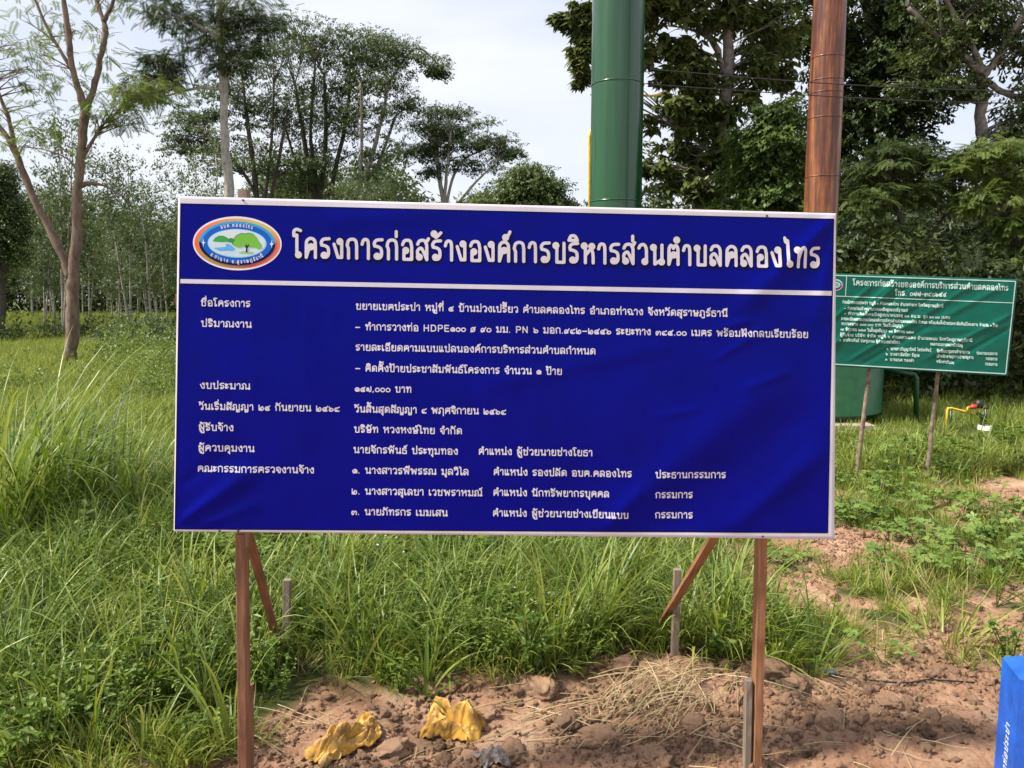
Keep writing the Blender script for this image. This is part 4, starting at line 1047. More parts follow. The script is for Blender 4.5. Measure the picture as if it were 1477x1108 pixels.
for py in (124, 292):
    z = P(888, py, TY).z; mb = MB(); mb.lathe([(R0, z - .012), (R0 + .010, z - .006), (R0 + .010, z + .006), (R0, z + .012)], 64); link('weld_seam', mb.build('weld_seam', M['tank'], True), tank)
mb = MB(); q = [P(850.5, 500, TY + .1), P(850.5, 198, TY + .1), P(851.5, 190, TY + .1), P(858, 184, TY + .2)]
mb.tube([p - Vector((p0.x, TY, 0)) for p in q], .028, 10); link('overflow_pipe', mb.build('overflow_pipe', M['yellow_pipe'], True), tank)
mb = MB(); q = [P(922, 137.5, TY + .2), P(940, 138.5, TY + .25), P(950, 137, TY + .3), P(954, 134, TY + .3)]
mb.tube([p - Vector((p0.x, TY, 0)) for p in q], .02, 8); link('short_pipe', mb.build('short_pipe', M['yellow_pipe'], True), tank)
for py in (99, 121):
    mb = MB(); mb.tube([P(920, py, TY) - Vector((p0.x, TY, 0)), P(936, py, TY) - Vector((p0.x, TY, 0))], .008, 6)
    c = P(938, py, TY) - Vector((p0.x, TY, 0)); mb.lathe([(.0, -.05), (.05, -.045), (.035, -.02), (.05, 0), (.035, .025), (.05, .045), (0, .05)], 12, tuple(c)); link('insulator', mb.build('insulator', M['black'], True), tank)
for py in (98, 119, 137):
    mb = MB(); mb.tube([P(851, py, TY + .1) - Vector((p0.x, TY, 0)), P(860, py, TY + .1) - Vector((p0.x, TY, 0))], .008, 6); link('bracket', mb.build('bracket', M['black']), tank)

RYd = 10.9
p1 = P(1184, 300, RYd); R1 = 24 / FPX * RYd * .955; RB = 92 / FPX * RYd
tk = thing('water_tower', (p1.x, RYd, 0), 'rust brown steel column on a round green tank base beside the green sign', 'water tower')
zt = P(1184, 432, RYd).z; zb = P(1184, 591, RYd).z; zj = P(1184, 405, RYd).z
mb = MB(); mb.lathe([(R1, zj), (R1, zj + .6), (R1 * .985, 4.4), (R1 * .93, 6.5), (R1 * .92, 9.5), (.9, 10.2), (1.3, 11), (1.3, 12.2), (.1, 12.6)], 56); link('column', mb.build('rust_column', M['rust'], True), tk, label='rust streaked steel column')
for py in (85, 118, 136, 172, 256):
    z = P(1184, py, RYd).z; rz = float(np.interp(z, [zj + .6, 4.4, 6.5], [R1, R1 * .985, R1 * .93])); mb = MB(); mb.lathe([(rz - .002, z - .008), (rz + .006, z - .004), (rz + .006, z + .004), (rz - .002, z + .008)], 56); link('weld_seam', mb.build('weld_seam', M['rust'], True), tk)
mb = MB(); mb.lathe([(0, zb), (RB, zb), (RB, zb + .03), (RB + .01, zb + .03), (RB + .01, zb + .05), (RB, zb + .05), (RB, zt - .25), (RB * .9, zt - .15), (R1 * 1.3, zj + .0), (R1, zj + .01)], 64); link('tank_base', mb.build('tank_base', M['green_pipe'], True), tk)
mb = MB(); c = P(1232, 582, RYd - RB * .8) - Vector((p1.x, RYd, 0)); mb.tube([c + Vector((0, .25, 0)), c - Vector((0, .03, 0))], .062, 20); link('hatch', mb.build('hatch', M['green_pipe']), tk)
for a in (-2.2, -1.2, .3, 2.5):
    x, y = math.cos(a) * RB * .8, math.sin(a) * RB * .8; mb = MB(); mb.box((x, y, (zb - .05) / 2), (.12, .12, zb + .05 + .01)); link('leg', mb.build('leg', M['concrete']), tk)
cs = thing('concrete_slab', (p1.x - .25, RYd - .55, 0), 'pale concrete plinth edge under the green tank base', 'slab')
zz = P(1220, 613, RYd - 1.0).z
mb = MB(); mb.box((0, 0, zz - .03), (1.30, 1.1, .075), jit=.008); link('plinth', mb.build('plinth', M['concrete']), cs)
mb = MB(); mb.box((-.3, .1, (zz - .07) / 2 - .05), (.25, .3, zz - .03 + .1), jit=.01); link('footing', mb.build('footing', M['concrete']), cs)

# pipework on the right
def pipe(name, label, pts, r, m, cat='pipe', k=10):
    mb = MB(); b = Vector(pts[0]); mb.tube([Vector(p) - b for p in pts], r, k); return link(name, mb.build(name, m, True), None, b, label, cat)
pipe('green_pipe', 'upright green pipe with an elbow standing right of the green tank base', [P(1321, 640, 10.5), P(1322, 545, 10.5), P(1320, 541, 10.5), P(1300, 538, 10.6), P(1270, 534, 10.8)], .034, M['green_pipe'])
yp = thing('yellow_pipe', tuple(P(1365, 628, 9.9)), 'bent yellow water pipe with a red handled valve beside the white casing', 'pipe')
def ypart(name, pts, r, m, k=10, label=None):
    mb = MB(); mb.tube([Vector(p) for p in pts], r, k); return under(yp, name, mb.build(name, m, True), label)
ypart('pipe_run', [P(1364, 635, 9.9), P(1366.5, 592, 9.9), P(1367.5, 589, 9.9), P(1372, 589, 9.9), P(1405, 597, 9.9), P(1407, 599, 9.9), P(1408.5, 605, 9.9)], .016, M['yellow_pipe'])
ypart('branch_pipe', [P(1395, 595, 9.88), P(1396, 588, 9.88), P(1402, 586.5, 9.88)], .014, M['yellow_pipe'])
mb = MB(); c = P(1404, 587.5, 9.86); mb.tube([c + Vector((-.035, 0, 0)), c + Vector((.03, 0, .01))], [.028, .034], 12); under(yp, 'valve_handle', mb.build('valve_handle', M['red'], True))
ypart('upright', [P(1371, 632, 9.95), P(1371.5, 592, 9.95)], .018, M['green_pipe'])
vp = thing('well_head', tuple(P(1418, 640, 9.9)), 'short white casing pipe with a green valve on top in the grass', 'well head')
def vpart(name, mb, m): return under(vp, name, mb.build(name, m, True))
wc = P(1419, 636, 9.9); top = P(1419, 613, 9.9); rr = 9.8 / FPX * 9.9
mb = MB(); mb.lathe([(rr, -.35), (rr, top.z - wc.z), (rr * .86, top.z - wc.z), (rr * .86, top.z - wc.z - .12)], 24, tuple(wc)); vpart('casing', mb, M['pvc'])
mb = MB(); mb.lathe([(rr * .84, -.03), (0, -.03)], 24, tuple(top)); vpart('cap', mb, M['concrete'])
mb = MB(); mb.tube([P(1417, 614, 9.9), P(1417, 601, 9.9), P(1411, 597, 9.9), P(1407, 596, 9.9)], .026, 10); vpart('green_elbow', mb, M['green_pipe'])
mb = MB(); mb.tube([P(1421, 612, 9.9), P(1422, 590, 9.9)], .018, 10); mb.tube([P(1418, 588, 9.9), P(1426, 588.5, 9.9)], .012, 8); vpart('tap', mb, M['nail'])
mb = MB(); c = P(1412, 583, 9.95); mb.lathe([(0, -.05), (.05, -.05), (.055, 0), (.045, .05), (0, .055)], 14, tuple(c)); vpart('meter', mb, M['black'])

# ------------------------------------------------------------------ blue marker post
def postmat():
    m = simple('blue_post_paint', (.008, .095, .50), .5, .35, 9, .25, coat=.15)
    n = m.node_tree; l = n.links.new; b = n.nodes['Principled BSDF']; src = b.inputs['Base Color'].links[0].from_socket
    t = N(n, 'ShaderNodeTexCoord'); z = N(n, 'ShaderNodeTexNoise', Scale=70, Detail=5, Roughness=.7); l(t.outputs['Object'], z.inputs['Vector'])
    z2 = N(n, 'ShaderNodeTexNoise', Scale=7, Detail=6); l(t.outputs['Object'], z2.inputs['Vector'])
    mu_ = N(n, 'ShaderNodeMath', operation='MULTIPLY_ADD'); mu_.inputs[1].default_value = .45; l(z2.outputs['Fac'], mu_.inputs[0]); l(z.outputs['Fac'], mu_.inputs[2])
    k = ramp(n, [(.90, (0, 0, 0)), (.93, (1, 1, 1))]); l(mu_.outputs[0], k.inputs[0])
    mx = N(n, 'ShaderNodeMix', data_type='RGBA'); l(k.outputs[0], mx.inputs[0]); l(src, mx.inputs[6]); mx.inputs[7].default_value = (.45, .42, .40, 1); l(mx.outputs[2], b.inputs['Base Color'])
    return m
M['postblue'] = postmat()
PB = P(1471, 978, 2.22)
mk = thing('marker_post', (PB.x, PB.y, 0), 'short square blue painted marker post with white stencilled letters at the right edge', 'post')
HW = .075; ang = math.radians(-15)
Rz = Matrix.Rotation(ang, 3, 'Z')
# nearest vertical edge stands at PB
near_edge = Vector((-HW, -HW, 0))
cen = Vector((0, 0, 0)) - Rz @ near_edge
mb = MB(); z1 = PB.z - .004; z2 = z1 + .030
V = []; sq = [(-1, -1), (1, -1), (1, 1), (-1, 1)]
for zz_, s_ in ((-.3, 1), (z1 - .002, 1), (z1, .985), (z2, .45)):
    for x, y in sq: V.append(tuple(cen + Rz @ Vector((x * HW * s_, y * HW * s_, 0)) + Vector((0, 0, zz_))))
F = [[i * 4 + j, i * 4 + (j + 1) % 4, (i + 1) * 4 + (j + 1) % 4, (i + 1) * 4 + j] for i in range(3) for j in range(4)] + [[12, 13, 14, 15]]
mb.add(V, F); body = link('post_body', mb.build('post_body', M['postblue']), mk)
M['paint_w'] = simple('white_paint', (.66, .70, .74), .6, .25, 60)
def face_text(tx, face, along0, hgt_, y_c):
    """letters running up the post on one of its faces"""
    lay, w, gaps = layout(tx); V = []; F = []; n = 0
    for key, st, gx_, gp, dy, dxx in lay:
        v, f = glyph(key, st, .9, .07, .09)
        if not len(v): continue
        X_ = (v[:, 0] + gx_ * .9 + max(gp, 0) * .22 + (-.08 if key in MARK else 0)) * hgt_; Y_ = (v[:, 1] + dy) * hgt_
        for a, b in zip(X_, Y_):
            if face == 0: q = Vector((-HW - .0015, y_c + b, along0 + a))     # left face
            else: q = Vector((y_c - b, -HW - .0015, along0 + a))
            V.append(tuple(cen + Rz @ q))
        F += [[q + n for q in g] for g in f]; n += len(v)
    return mesh('lettering', V, F, [M['paint_w']])
link('lettering', face_text('แนวท่อประปา', 0, z1 - .375, .026, -.030), mk)
link('lettering', face_text('ระวังท่อน้ำ', 1, z1 - .33, .026, .03), mk)

# ------------------------------------------------------------------ trees
def rh(px, L_, w, fold=.25):
    """one rhombic leaf from p along +x"""
    return [(0, 0, 0), (L_ * .42, w / 2, -w * fold), (L_, 0, -L_ * .12), (L_ * .42, -w / 2, -w * fold)]
def xf(v, yaw, pitch, roll, p, s=1):
    Mx = Euler((roll, pitch, yaw)).to_matrix(); return [tuple(Mx @ (Vector(q) * s) + Vector(p)) for q in v]
def spray_feather():            # bipinnate leaf: rachis with narrow pinnae
    V = []
    for i in range(7):
        x = .06 + i * .055
        for s_ in (-1, 1):
            V += xf(rh(0, .17 - .004 * i, .038), s_ * math.radians(58 - 3 * i), math.radians(12), 0, (x, 0, -.25 * x * x * 2))
    return V
def spray_small(n=10, L_=.11, w=.05, R=.16, seed=1):
    random.seed(seed); V = []
    for i in range(n):
        x = random.uniform(0, .3); V += xf(rh(0, L_ * random.uniform(.7, 1.2), w), random.uniform(-1.4, 1.4), random.uniform(-.2, .9), random.uniform(-.6, .6), (x, random.gauss(0, R * .35), random.gauss(0, R * .35)))
    return V
def spray_broad(seed=1):        # large drooping leaves in a rosette
    random.seed(seed); V = []
    for i in range(6): V += xf(rh(0, .27 * random.uniform(.7, 1.15), .105, .15), i * 1.05 + random.gauss(0, .3), random.uniform(.35, 1.15), random.uniform(-.5, .5), (random.gauss(0, .02), random.gauss(0, .02), 0))
    return V
SPR = {'feather': spray_feather(), 'small': spray_small(), 'rubber': spray_small(9, .15, .055, .22, 3), 'broad': spray_broad(), 'tiny': spray_small(12, .07, .035, .14, 5)}
def leaf_mesh(name, kind, pos, yaw, pitch, scl, tint, m, roll=None):
    T = np.array(SPR[kind]); k = len(T); n = len(pos)
    cy, sy, cq, sq_ = np.cos(yaw), np.sin(yaw), np.cos(pitch), np.sin(pitch)
    Rm = np.zeros((n, 3, 3))
    Rm[:, 0, 0] = cy * cq; Rm[:, 0, 1] = -sy; Rm[:, 0, 2] = cy * sq_
    Rm[:, 1, 0] = sy * cq; Rm[:, 1, 1] = cy; Rm[:, 1, 2] = sy * sq_
    Rm[:, 2, 0] = -sq_; Rm[:, 2, 2] = cq
    V = np.einsum('nij,kj->nki', Rm, T) * scl[:, None, None] + pos[:, None, :]
    F = (np.arange(n * k // 4)[:, None] * 4 + np.arange(4)[None])
    tt = np.repeat(tint, k) + np.repeat(rng.normal(0, .16, n * k // 4), 4)
    return mesh(name, V.reshape(-1, 3), F, [m], tint=np.clip(tt, 0, 1))
def bez(a, b, sag, n=7):
    a = Vector(a); b = Vector(b); L_ = (b - a).length
    c = a.lerp(b, .45) + Vector((random.uniform(-.1, .1) * L_, random.uniform(-.1, .1) * L_, sag * L_)); return [a * (1 - t) ** 2 + c * 2 * t * (1 - t) + b * t * t for t in [i / n for i in range(n + 1)]]
def tree(name, label, D, limbs, blobs, kind, leafm, bark, nsub, per, flat=.45, ssize=1., group=None, seed=1, depth=.8, sub=.34, twig=1.0, cat='tree', brad=1.0, drop=.25):
    """limbs: [[(px, py, r_px), ...], ...]; blobs: (px, py, rx, ry[, depth shift m]) in photo pixels at distance D"""
    global rng
    random.seed(seed); rng = np.random.default_rng(seed)
    k_ = D / FPX
    b0 = limbs[0][0]; base = P(b0[0], b0[1], D); base.z = gzf(base.x, base.y)
    root = thing(name, base, label, cat, group)
    mb = MB(); pts = []
    for li, lb in enumerate(limbs):
        dd = 0 if li == 0 else random.uniform(-.5, .5)
        Q = [P(x, y, D + dd * (i / max(1, len(lb) - 1)) * k_ * 60) for i, (x, y, r) in enumerate(lb)]
        if li == 0: Q = [Vector((Q[0].x, Q[0].y, base.z - .2))] + Q
        rr = [r * k_ for (x, y, r) in lb]
        if li == 0: rr = [rr[0] * 1.25] + rr
        # smooth and roughen
        C_ = catmull([tuple(q) for q in Q], 5); Rr = catmull([(r,) for r in rr], 5)
        C_ = [c + rng.normal(0, .12, 3) * Rr[i][0] for i, c in enumerate(C_)]
        Rr = [max(.004, float(r[0]) * random.uniform(.9, 1.12)) for r in Rr]
        mb.tube([Vector(c - np.array(base)) for c in C_], Rr, 10 if rr[0] > .05 else 7)
        pts += [(Vector(c), Rr[i]) for i, c in enumerate(C_)]
    PP = np.array([tuple(p) for p, r in pts]); PR = np.array([r for p, r in pts])
    pos = []; yaw = []; tin = []
    for bl in blobs:
        bx, by, rx, ry = bl[:4]; dsh = bl[4] if len(bl) > 4 else 0
        c = P(bx, by, D + dsh); rx *= k_; ry *= k_
        n = max(1, int(nsub * (bl[5] if len(bl) > 5 else 1)))
        for i in range(n):
            while True:
                q = np.array([random.uniform(-1, 1) for _ in range(3)])
                if .15 < q @ q < 1: break
            sc_ = np.array([c.x + q[0] * rx, c.y + q[1] * rx * depth, c.z + q[2] * ry])
            # branch out to this leaf cluster
            d = np.linalg.norm(PP - sc_, axis=1) + np.maximum(0, PP[:, 2] - sc_[2] + drop) * 3
            j = int(np.argmin(d)); L_ = d[j]
            ra = min(PR[j] * .55, (.010 + .012 * L_) * brad)
            bp = bez(PP[j], sc_, random.uniform(.02, .16))
            mb.tube([p - base for p in bp], [max(.003, ra * (1 - .8 * t / 7)) for t in range(8)], 5, cap=False)
            if twig:
                for t in range(int(3 * twig)):
                    e = Vector(sc_ + rng.normal(0, 1, 3) * np.array([rx, rx * depth, ry * flat * 1.6]) * sub * .8)
                    s0 = bp[random.choice((4, 5, 6))]; mb.tube([s0 - base, (s0 + e) / 2 - base + Vector((0, 0, .05)), e - base], [ra * .35 + .002, ra * .25 + .002, .002], 3, cap=False)
            m_ = int(per * random.uniform(.6, 1.3))
            g = rng.normal(0, 1, (m_, 3)); g = g / np.maximum(1, np.linalg.norm(g, axis=1, keepdims=True) / 1.6)
            pos.append(sc_ + g * np.array([rx * sub, rx * depth * sub, max(ry, .3 * rx) * sub * flat * 1.5]))
            yaw.append(np.arctan2(g[:, 1], g[:, 0]) + rng.normal(0, .7, m_)); tin.append(np.full(m_, random.uniform(.2, .8)) + .12 * g[:, 2])
    pos = np.concatenate(pos); yaw = np.concatenate(yaw); tin = np.concatenate(tin); n = len(pos)
    cm = leaf_mesh('crown', kind, pos - np.array(base), yaw, rng.normal(.25, .35, n), ssize * rng.uniform(.65, 1.25, n), tin, leafm)
    link('trunk', mb.build('trunk', bark, True), root); link('crown', cm, root)
    return root

# --- left: bare forked tree with thin feathery foliage
tree('forked_tree', 'forked brown trunk with thin feathery leaves standing alone left of the blue sign', 19,
     [[(102, 516, 9), (106, 450, 8.5), (106, 404, 8.5), (110, 340, 6.8), (113, 270, 6.2), (119, 200, 5.6), (123, 160, 6)],
      [(123, 160, 5), (112, 125, 4.5), (103, 95, 4.2), (99, 50, 4), (92, 0, 3.2), (86, -60, 2)],
      [(123, 160, 4.8), (138, 118, 4), (144, 85, 3.6), (152, 48, 3.8), (148, 25, 3), (140, 5, 2.6), (136, -30, 2)], [(150, 32, 3), (164, 0, 2.2), (172, -40, 1.6)],
      [(104, 404, 6), (86, 360, 5.5), (62, 312, 5), (42, 270, 4.6), (23, 222, 4.2), (5, 190, 3.2), (-30, 150, 2.6)], [(23, 222, 3.5), (12, 170, 2.5), (0, 140, 2.2), (-20, 80, 1.8)],
      [(104, 100, 3), (80, 62, 2.2), (58, 18, 1.6), (44, -20, 1)], [(120, 225, 2.5), (150, 180, 1.5), (190, 150, 1)], [(110, 272, 4), (128, 265, 3), (150, 268, 1.5), (180, 285, .8)], [(110, 240, 1.5), (90, 225, 1), (60, 215, .7), (30, 212, .5)]],
     [(40, 60, 70, 60, 0, 1.3), (20, 160, 60, 50, 0, 1), (80, 120, 50, 40, 0, .7), (120, 20, 60, 40, 0, .8), (165, 165, 42, 22, 0, 1.6), (215, 130, 46, 22, 0, 2.0), (70, 190, 50, 30, 0, .7), (0, 20, 50, 60, 0, .8), (130, 100, 40, 40, 0, .5)],
     'feather', M['lf_bright'], M['bark'], 12, 7, .4, .75, seed=5, sub=.3, twig=1)
tree('slender_tree', 'straight slender tree with flat dark leaf layers above the left end of the blue sign', 26,
     [[(336, 498, 7), (331, 300, 7), (325, 200, 6), (320, 100, 5), (315, 0, 4), (312, -90, 3)], [(322, 128, 2.5), (280, 128, 2), (235, 140, 1)], [(318, 62, 2.5), (292, 40, 2), (255, 28, 1)]],
     [(300, 5, 100, 28, 0, 2), (265, 22, 66, 16, 0, 1.2), (365, 28, 40, 30, 0, 1), (318, 60, 60, 22, 0, 1), (255, 92, 46, 14, 0, 1.2), (350, 85, 50, 20, 0, 1), (225, 112, 42, 14, 0, 1), (205, 128, 24, 12, 0, .6), (290, -40, 90, 30, 0, 1.4)],
     'feather', M['lf_legume'], M['bark_pale'], 14, 17, .4, .9, seed=8, sub=.3)
MS = 'group of many stemmed trees'
tree('spreading_tree', 'dark leafy many stemmed tree close behind the slender tree', 36,
     [[(384, 478, 5), (380, 400, 4.5), (372, 300, 4), (360, 200, 3), (350, 120, 2)], [(380, 330, 3), (400, 240, 2.5), (415, 160, 2)], [(378, 300, 3), (345, 240, 2), (300, 200, 1.2)], [(380, 300, 3), (392, 200, 2), (395, 120, 1.5)]],
     [(395, 80, 55, 28, 0, 1.3), (355, 140, 60, 28, 0, 1.3), (300, 180, 55, 20, 0, 1.2), (262, 205, 34, 12, 0, .8), (400, 165, 50, 30, 0, 1.3), (330, 225, 60, 26, 0, 1.2), (400, 235, 60, 26, 0, 1.2), (285, 160, 30, 14, 0, .6)],
     'small', M['lf_legume'], M['bark_dark'], 15, 23, .4, 1.1, seed=12, sub=.3)
tree('spreading_tree', 'tall dark many stemmed tree reaching highest above the logo end of the sign', 38,
     [[(470, 476, 6), (466, 380, 5), (455, 290, 4.5), (440, 210, 3), (425, 120, 2)], [(466, 330, 4), (482, 250, 3), (500, 170, 2.5), (505, 100, 1.5)], [(460, 300, 4), (470, 200, 3), (468, 110, 2)], [(466, 300, 3), (430, 240, 2), (410, 180, 1.5)], [(462, 290, 3), (448, 200, 2.5), (455, 90, 1.5)]],
     [(440, 55, 60, 26, 0, 1.3), (490, 66, 60, 28, 0, 1.5), (455, 115, 70, 34, 0, 1.7), (515, 110, 50, 30, 0, 1.2), (440, 170, 60, 34, 0, 1.5), (510, 165, 45, 26, 0, 1), (470, 220, 60, 30, 0, 1.2), (430, 250, 50, 24, 0, 1), (545, 75, 30, 22, 0, .7)],
     'small', M['lf_legume'], M['bark_dark'], 15, 24, .42, 1.1, seed=15, sub=.3)
tree('spreading_tree', 'airy many stemmed tree leaning right with a long drooping branch tip', 37,
     [[(512, 478, 5), (512, 400, 4.5), (516, 300, 4), (535, 230, 3), (552, 165, 2.5), (562, 110, 1.5)], [(514, 330, 3.5), (545, 240, 2.5), (570, 170, 2)], [(516, 300, 3), (522, 200, 2), (520, 120, 1.5)], [(560, 120, 2), (600, 70, 1.5), (640, 100, .8)]],
     [(555, 72, 50, 20, 0, 1.2), (590, 88, 42, 18, 0, 1), (628, 103, 18, 9, 0, .7), (545, 120, 50, 22, 0, 1), (575, 155, 32, 16, 0, .7), (530, 170, 45, 22, 0, .8), (560, 215, 36, 18, 0, .6), (520, 240, 40, 20, 0, .7)],
     'small', M['lf_legume'], M['bark_grey'], 14, 24, .45, 1.1, seed=19, sub=.32)
tree('umbrella_tree', 'pale stemmed umbrella shaped tree above the middle of the blue sign', 40,
     [[(640, 471, 4), (641, 380, 3.5), (640, 300, 3.2), (633, 250, 3), (630, 215, 2)], [(641, 310, 2.5), (652, 260, 2), (670, 230, 1.5), (700, 215, 1)], [(640, 300, 2.5), (645, 240, 2), (650, 190, 1.5)], [(640, 320, 2), (680, 270, 1.6), (715, 235, 1)]],
     [(640, 165, 36, 14, 0, 1.1), (620, 190, 42, 14, 0, 1), (665, 185, 46, 14, 0, 1.1), (605, 218, 28, 14, 0, .9), (655, 215, 44, 16, 0, 1), (705, 208, 36, 14, 0, 1.1), (728, 222, 22, 9, 0, .8), (690, 238, 36, 12, 0, .6), (618, 244, 24, 10, 0, .5)],
     'small', M['lf_legume'], M['bark_pale'], 15, 26, .45, 1.1, seed=23, sub=.34)
tree('round_tree', 'round dark leafy tree at the right end of the left tree line', 34,
     [[(762, 480, 4), (764, 360, 3.5), (766, 290, 3), (768, 255, 2)]],
     [(768, 262, 38, 24, 0, 2), (750, 285, 44, 24, 0, 2), (795, 290, 24, 18, 0, 1.3), (720, 290, 40, 20, 0, 1.3), (768, 310, 50, 24, 0, 1.6)],
     'small', M['lf_legume'], M['bark_dark'], 17, 26, .7, 1.3, seed=27, sub=.32)
tree('conical_tree', 'very dark rounded tree at the far left edge of the field', 30,
     [[(2, 480, 5), (2, 350, 5), (2, 290, 4)]],
     [(0, 268, 18, 26, 0, 2), (-6, 300, 26, 26, 0, 2), (-4, 330, 30, 26, 0, 2), (-4, 360, 34, 24, 0, 1.5)],
     'tiny', M['lf_dark'], M['bark_dark'], 16, 30, .8, 1.5, seed=29, sub=.34)

# --- right: tall dark trees
tree('broad_leaved_tree', 'tall tree with large drooping leaves and pale trunk behind the green column', 16.5,
     [[(1047, 540, 11), (1047, 400, 10.5), (1045, 300, 10), (1044, 200, 9), (1050, 100, 8), (1051, 20, 7), (1056, -70, 6), (1052, -200, 4)], [(1046, 105, 5), (1025, 55, 4), (992, 25, 3.5), (960, -5, 3)], [(1046, 250, 4), (1020, 215, 3), (985, 190, 2)], [(1052, 0, 4), (1100, -30, 3), (1130, -60, 2)], [(1052, -30, 4), (960, -30, 3), (880, 10, 2), (840, 30, 1.2)]],
     [(1000, 20, 60, 36, 0, 1.3), (955, 20, 40, 30, 0, 1), (960, 80, 42, 26, 0, 1), (1100, 40, 52, 40, 0, 1.3), (1010, 110, 52, 26, 0, 1.1), (1095, 110, 45, 28, 0, 1), (975, 165, 50, 24, 0, 1.1), (1035, 150, 42, 26, 0, 1), (1010, 205, 56, 26, 0, 1.2), (950, 245, 30, 14, 0, .6), (1000, 265, 50, 22, 0, 1), (1060, 230, 40, 24, 0, .8), (845, 25, 34, 22, 0, 1.1), (842, 75, 22, 26, 0, .8), (812, 22, 14, 8, 0, .35), (832, 108, 13, 9, 0, .3), (1000, -60, 120, 40, 0, 1.5), (900, -30, 80, 30, 0, 1)],
     'broad', M['lf_teak'], M['bark_grey'], 13, 15, .8, .9, seed=33, sub=.26)
tree('bushy_tree', 'brighter green bushy tree between the two tank columns', 14.5,
     [[(1120, 540, 7), (1118, 420, 6), (1116, 300, 5), (1118, 230, 3)]],
     [(1118, 165, 32, 22, 0, 1.6), (1105, 205, 46, 26, 0, 2), (1140, 230, 34, 28, 0, 1.6), (1095, 255, 44, 28, 0, 1.8), (1125, 290, 46, 28, 0, 1.8), (1070, 300, 34, 22, 0, 1.1)],
     'small', M['lf_bright'], M['bark_dark'], 15, 16, .6, .95, seed=37, sub=.3)
tree('dark_tree', 'tall dark crowned tree directly behind the rusty column', 19,
     [[(1250, 540, 10), (1255, 400, 9), (1262, 250, 8), (1258, 120, 7), (1256, 40, 6), (1236, -40, 5)], [(1258, 120, 5), (1240, 60, 4), (1215, 10, 3)], [(1260, 90, 5), (1300, 30, 4), (1330, -30, 3)]],
     [(1240, 20, 70, 44, 0, 1.4), (1310, 20, 60, 50, 0, 1.3), (1150, 30, 60, 40, 0, 1), (1230, 95, 52, 34, 0, 1.2), (1300, 95, 62, 38, 0, 1.4), (1240, 160, 60, 34, 0, 1.2), (1310, 170, 56, 26, 0, 1.1), (1270, 225, 70, 32, 0, 1.3), (1190, 200, 40, 40, 1, 1), (1230, 280, 60, 34, 0, 1), (1250, -60, 120, 50, 0, 1.5)],
     'small', M['lf_dark'], M['bark_dark'], 15, 20, .7, 1.35, seed=41, sub=.28)
tree('branching_tree', 'crooked grey trunk forking wide against the sky at the right edge', 17,
     [[(1510, 560, 10), (1482, 395, 10), (1464, 320, 9), (1440, 280, 8), (1424, 235, 7), (1414, 180, 7), (1417, 112, 7), (1405, 95, 6), (1375, 72, 5), (1345, 45, 4), (1310, 10, 3)], [(1417, 112, 5), (1400, 60, 3.5), (1375, 20, 3), (1355, -20, 2)], [(1417, 112, 5.5), (1440, 82, 4.5), (1458, 50, 4), (1485, 5, 3)], [(1420, 115, 4), (1450, 135, 4), (1490, 145, 4)], [(1362, 62, 3), (1358, 40, 2), (1352, 0, 1.5)]],
     [(1370, 20, 60, 34, 0, 1.1), (1430, 20, 50, 34, 0, 1), (1360, 75, 46, 26, 0, .9), (1475, 60, 36, 40, 0, 1), (1340, 120, 46, 18, 0, .8), (1390, 125, 20, 14, 0, .3), (1470, 190, 40, 30, 0, 1.1), (1460, 240, 40, 26, 0, 1), (1400, -50, 130, 36, 0, 1.6), (1520, 120, 60, 60, 0, 1.2)],
     'small', M['lf_dark'], M['bark_grey'], 14, 18, .7, 1.15, seed=43, sub=.26)
tree('feathery_tree', 'mid green feathery leaved tree spreading above the green sign', 14,
     [[(1330, 545, 6), (1325, 450, 5.5), (1318, 380, 5), (1300, 320, 3.5), (1280, 270, 2)], [(1320, 390, 4), (1350, 330, 3), (1380, 290, 2)], [(1322, 420, 3), (1270, 370, 2), (1240, 330, 1.2)]],
     [(1270, 235, 46, 20, 0, 1.2), (1320, 215, 40, 18, 0, 1), (1260, 290, 56, 24, 0, 1.4), (1325, 270, 46, 20, 0, 1.2), (1290, 340, 52, 22, 0, 1.3), (1235, 345, 34, 20, 0, 1), (1370, 240, 36, 16, 0, .8), (1250, 382, 50, 14, 0, 1.2), (1320, 375, 40, 14, 0, 1)],
     'feather', M['lf_legume'], M['bark_dark'], 14, 26, .45, .52, seed=47, sub=.3, brad=.7)
tree('feathery_tree', 'feathery leaved tree hanging in from the right edge over the green sign', 13.5,
     [[(1465, 545, 5), (1460, 430, 4.5), (1462, 340, 4), (1450, 270, 3), (1440, 220, 2)], [(1462, 330, 3), (1420, 250, 2), (1390, 215, 1.2)]],
     [(1440, 215, 44, 18, 0, 1.2), (1400, 235, 36, 14, 0, .8), (1460, 262, 36, 18, 0, 1.1), (1410, 285, 40, 16, 0, .8), (1460, 320, 32, 20, 0, 1), (1465, 370, 30, 20, 0, 1), (1500, 300, 40, 50, 0, 1.2)],
     'feather', M['lf_bright'], M['bark_dark'], 14, 24, .45, .52, seed=49, sub=.3, brad=.7)

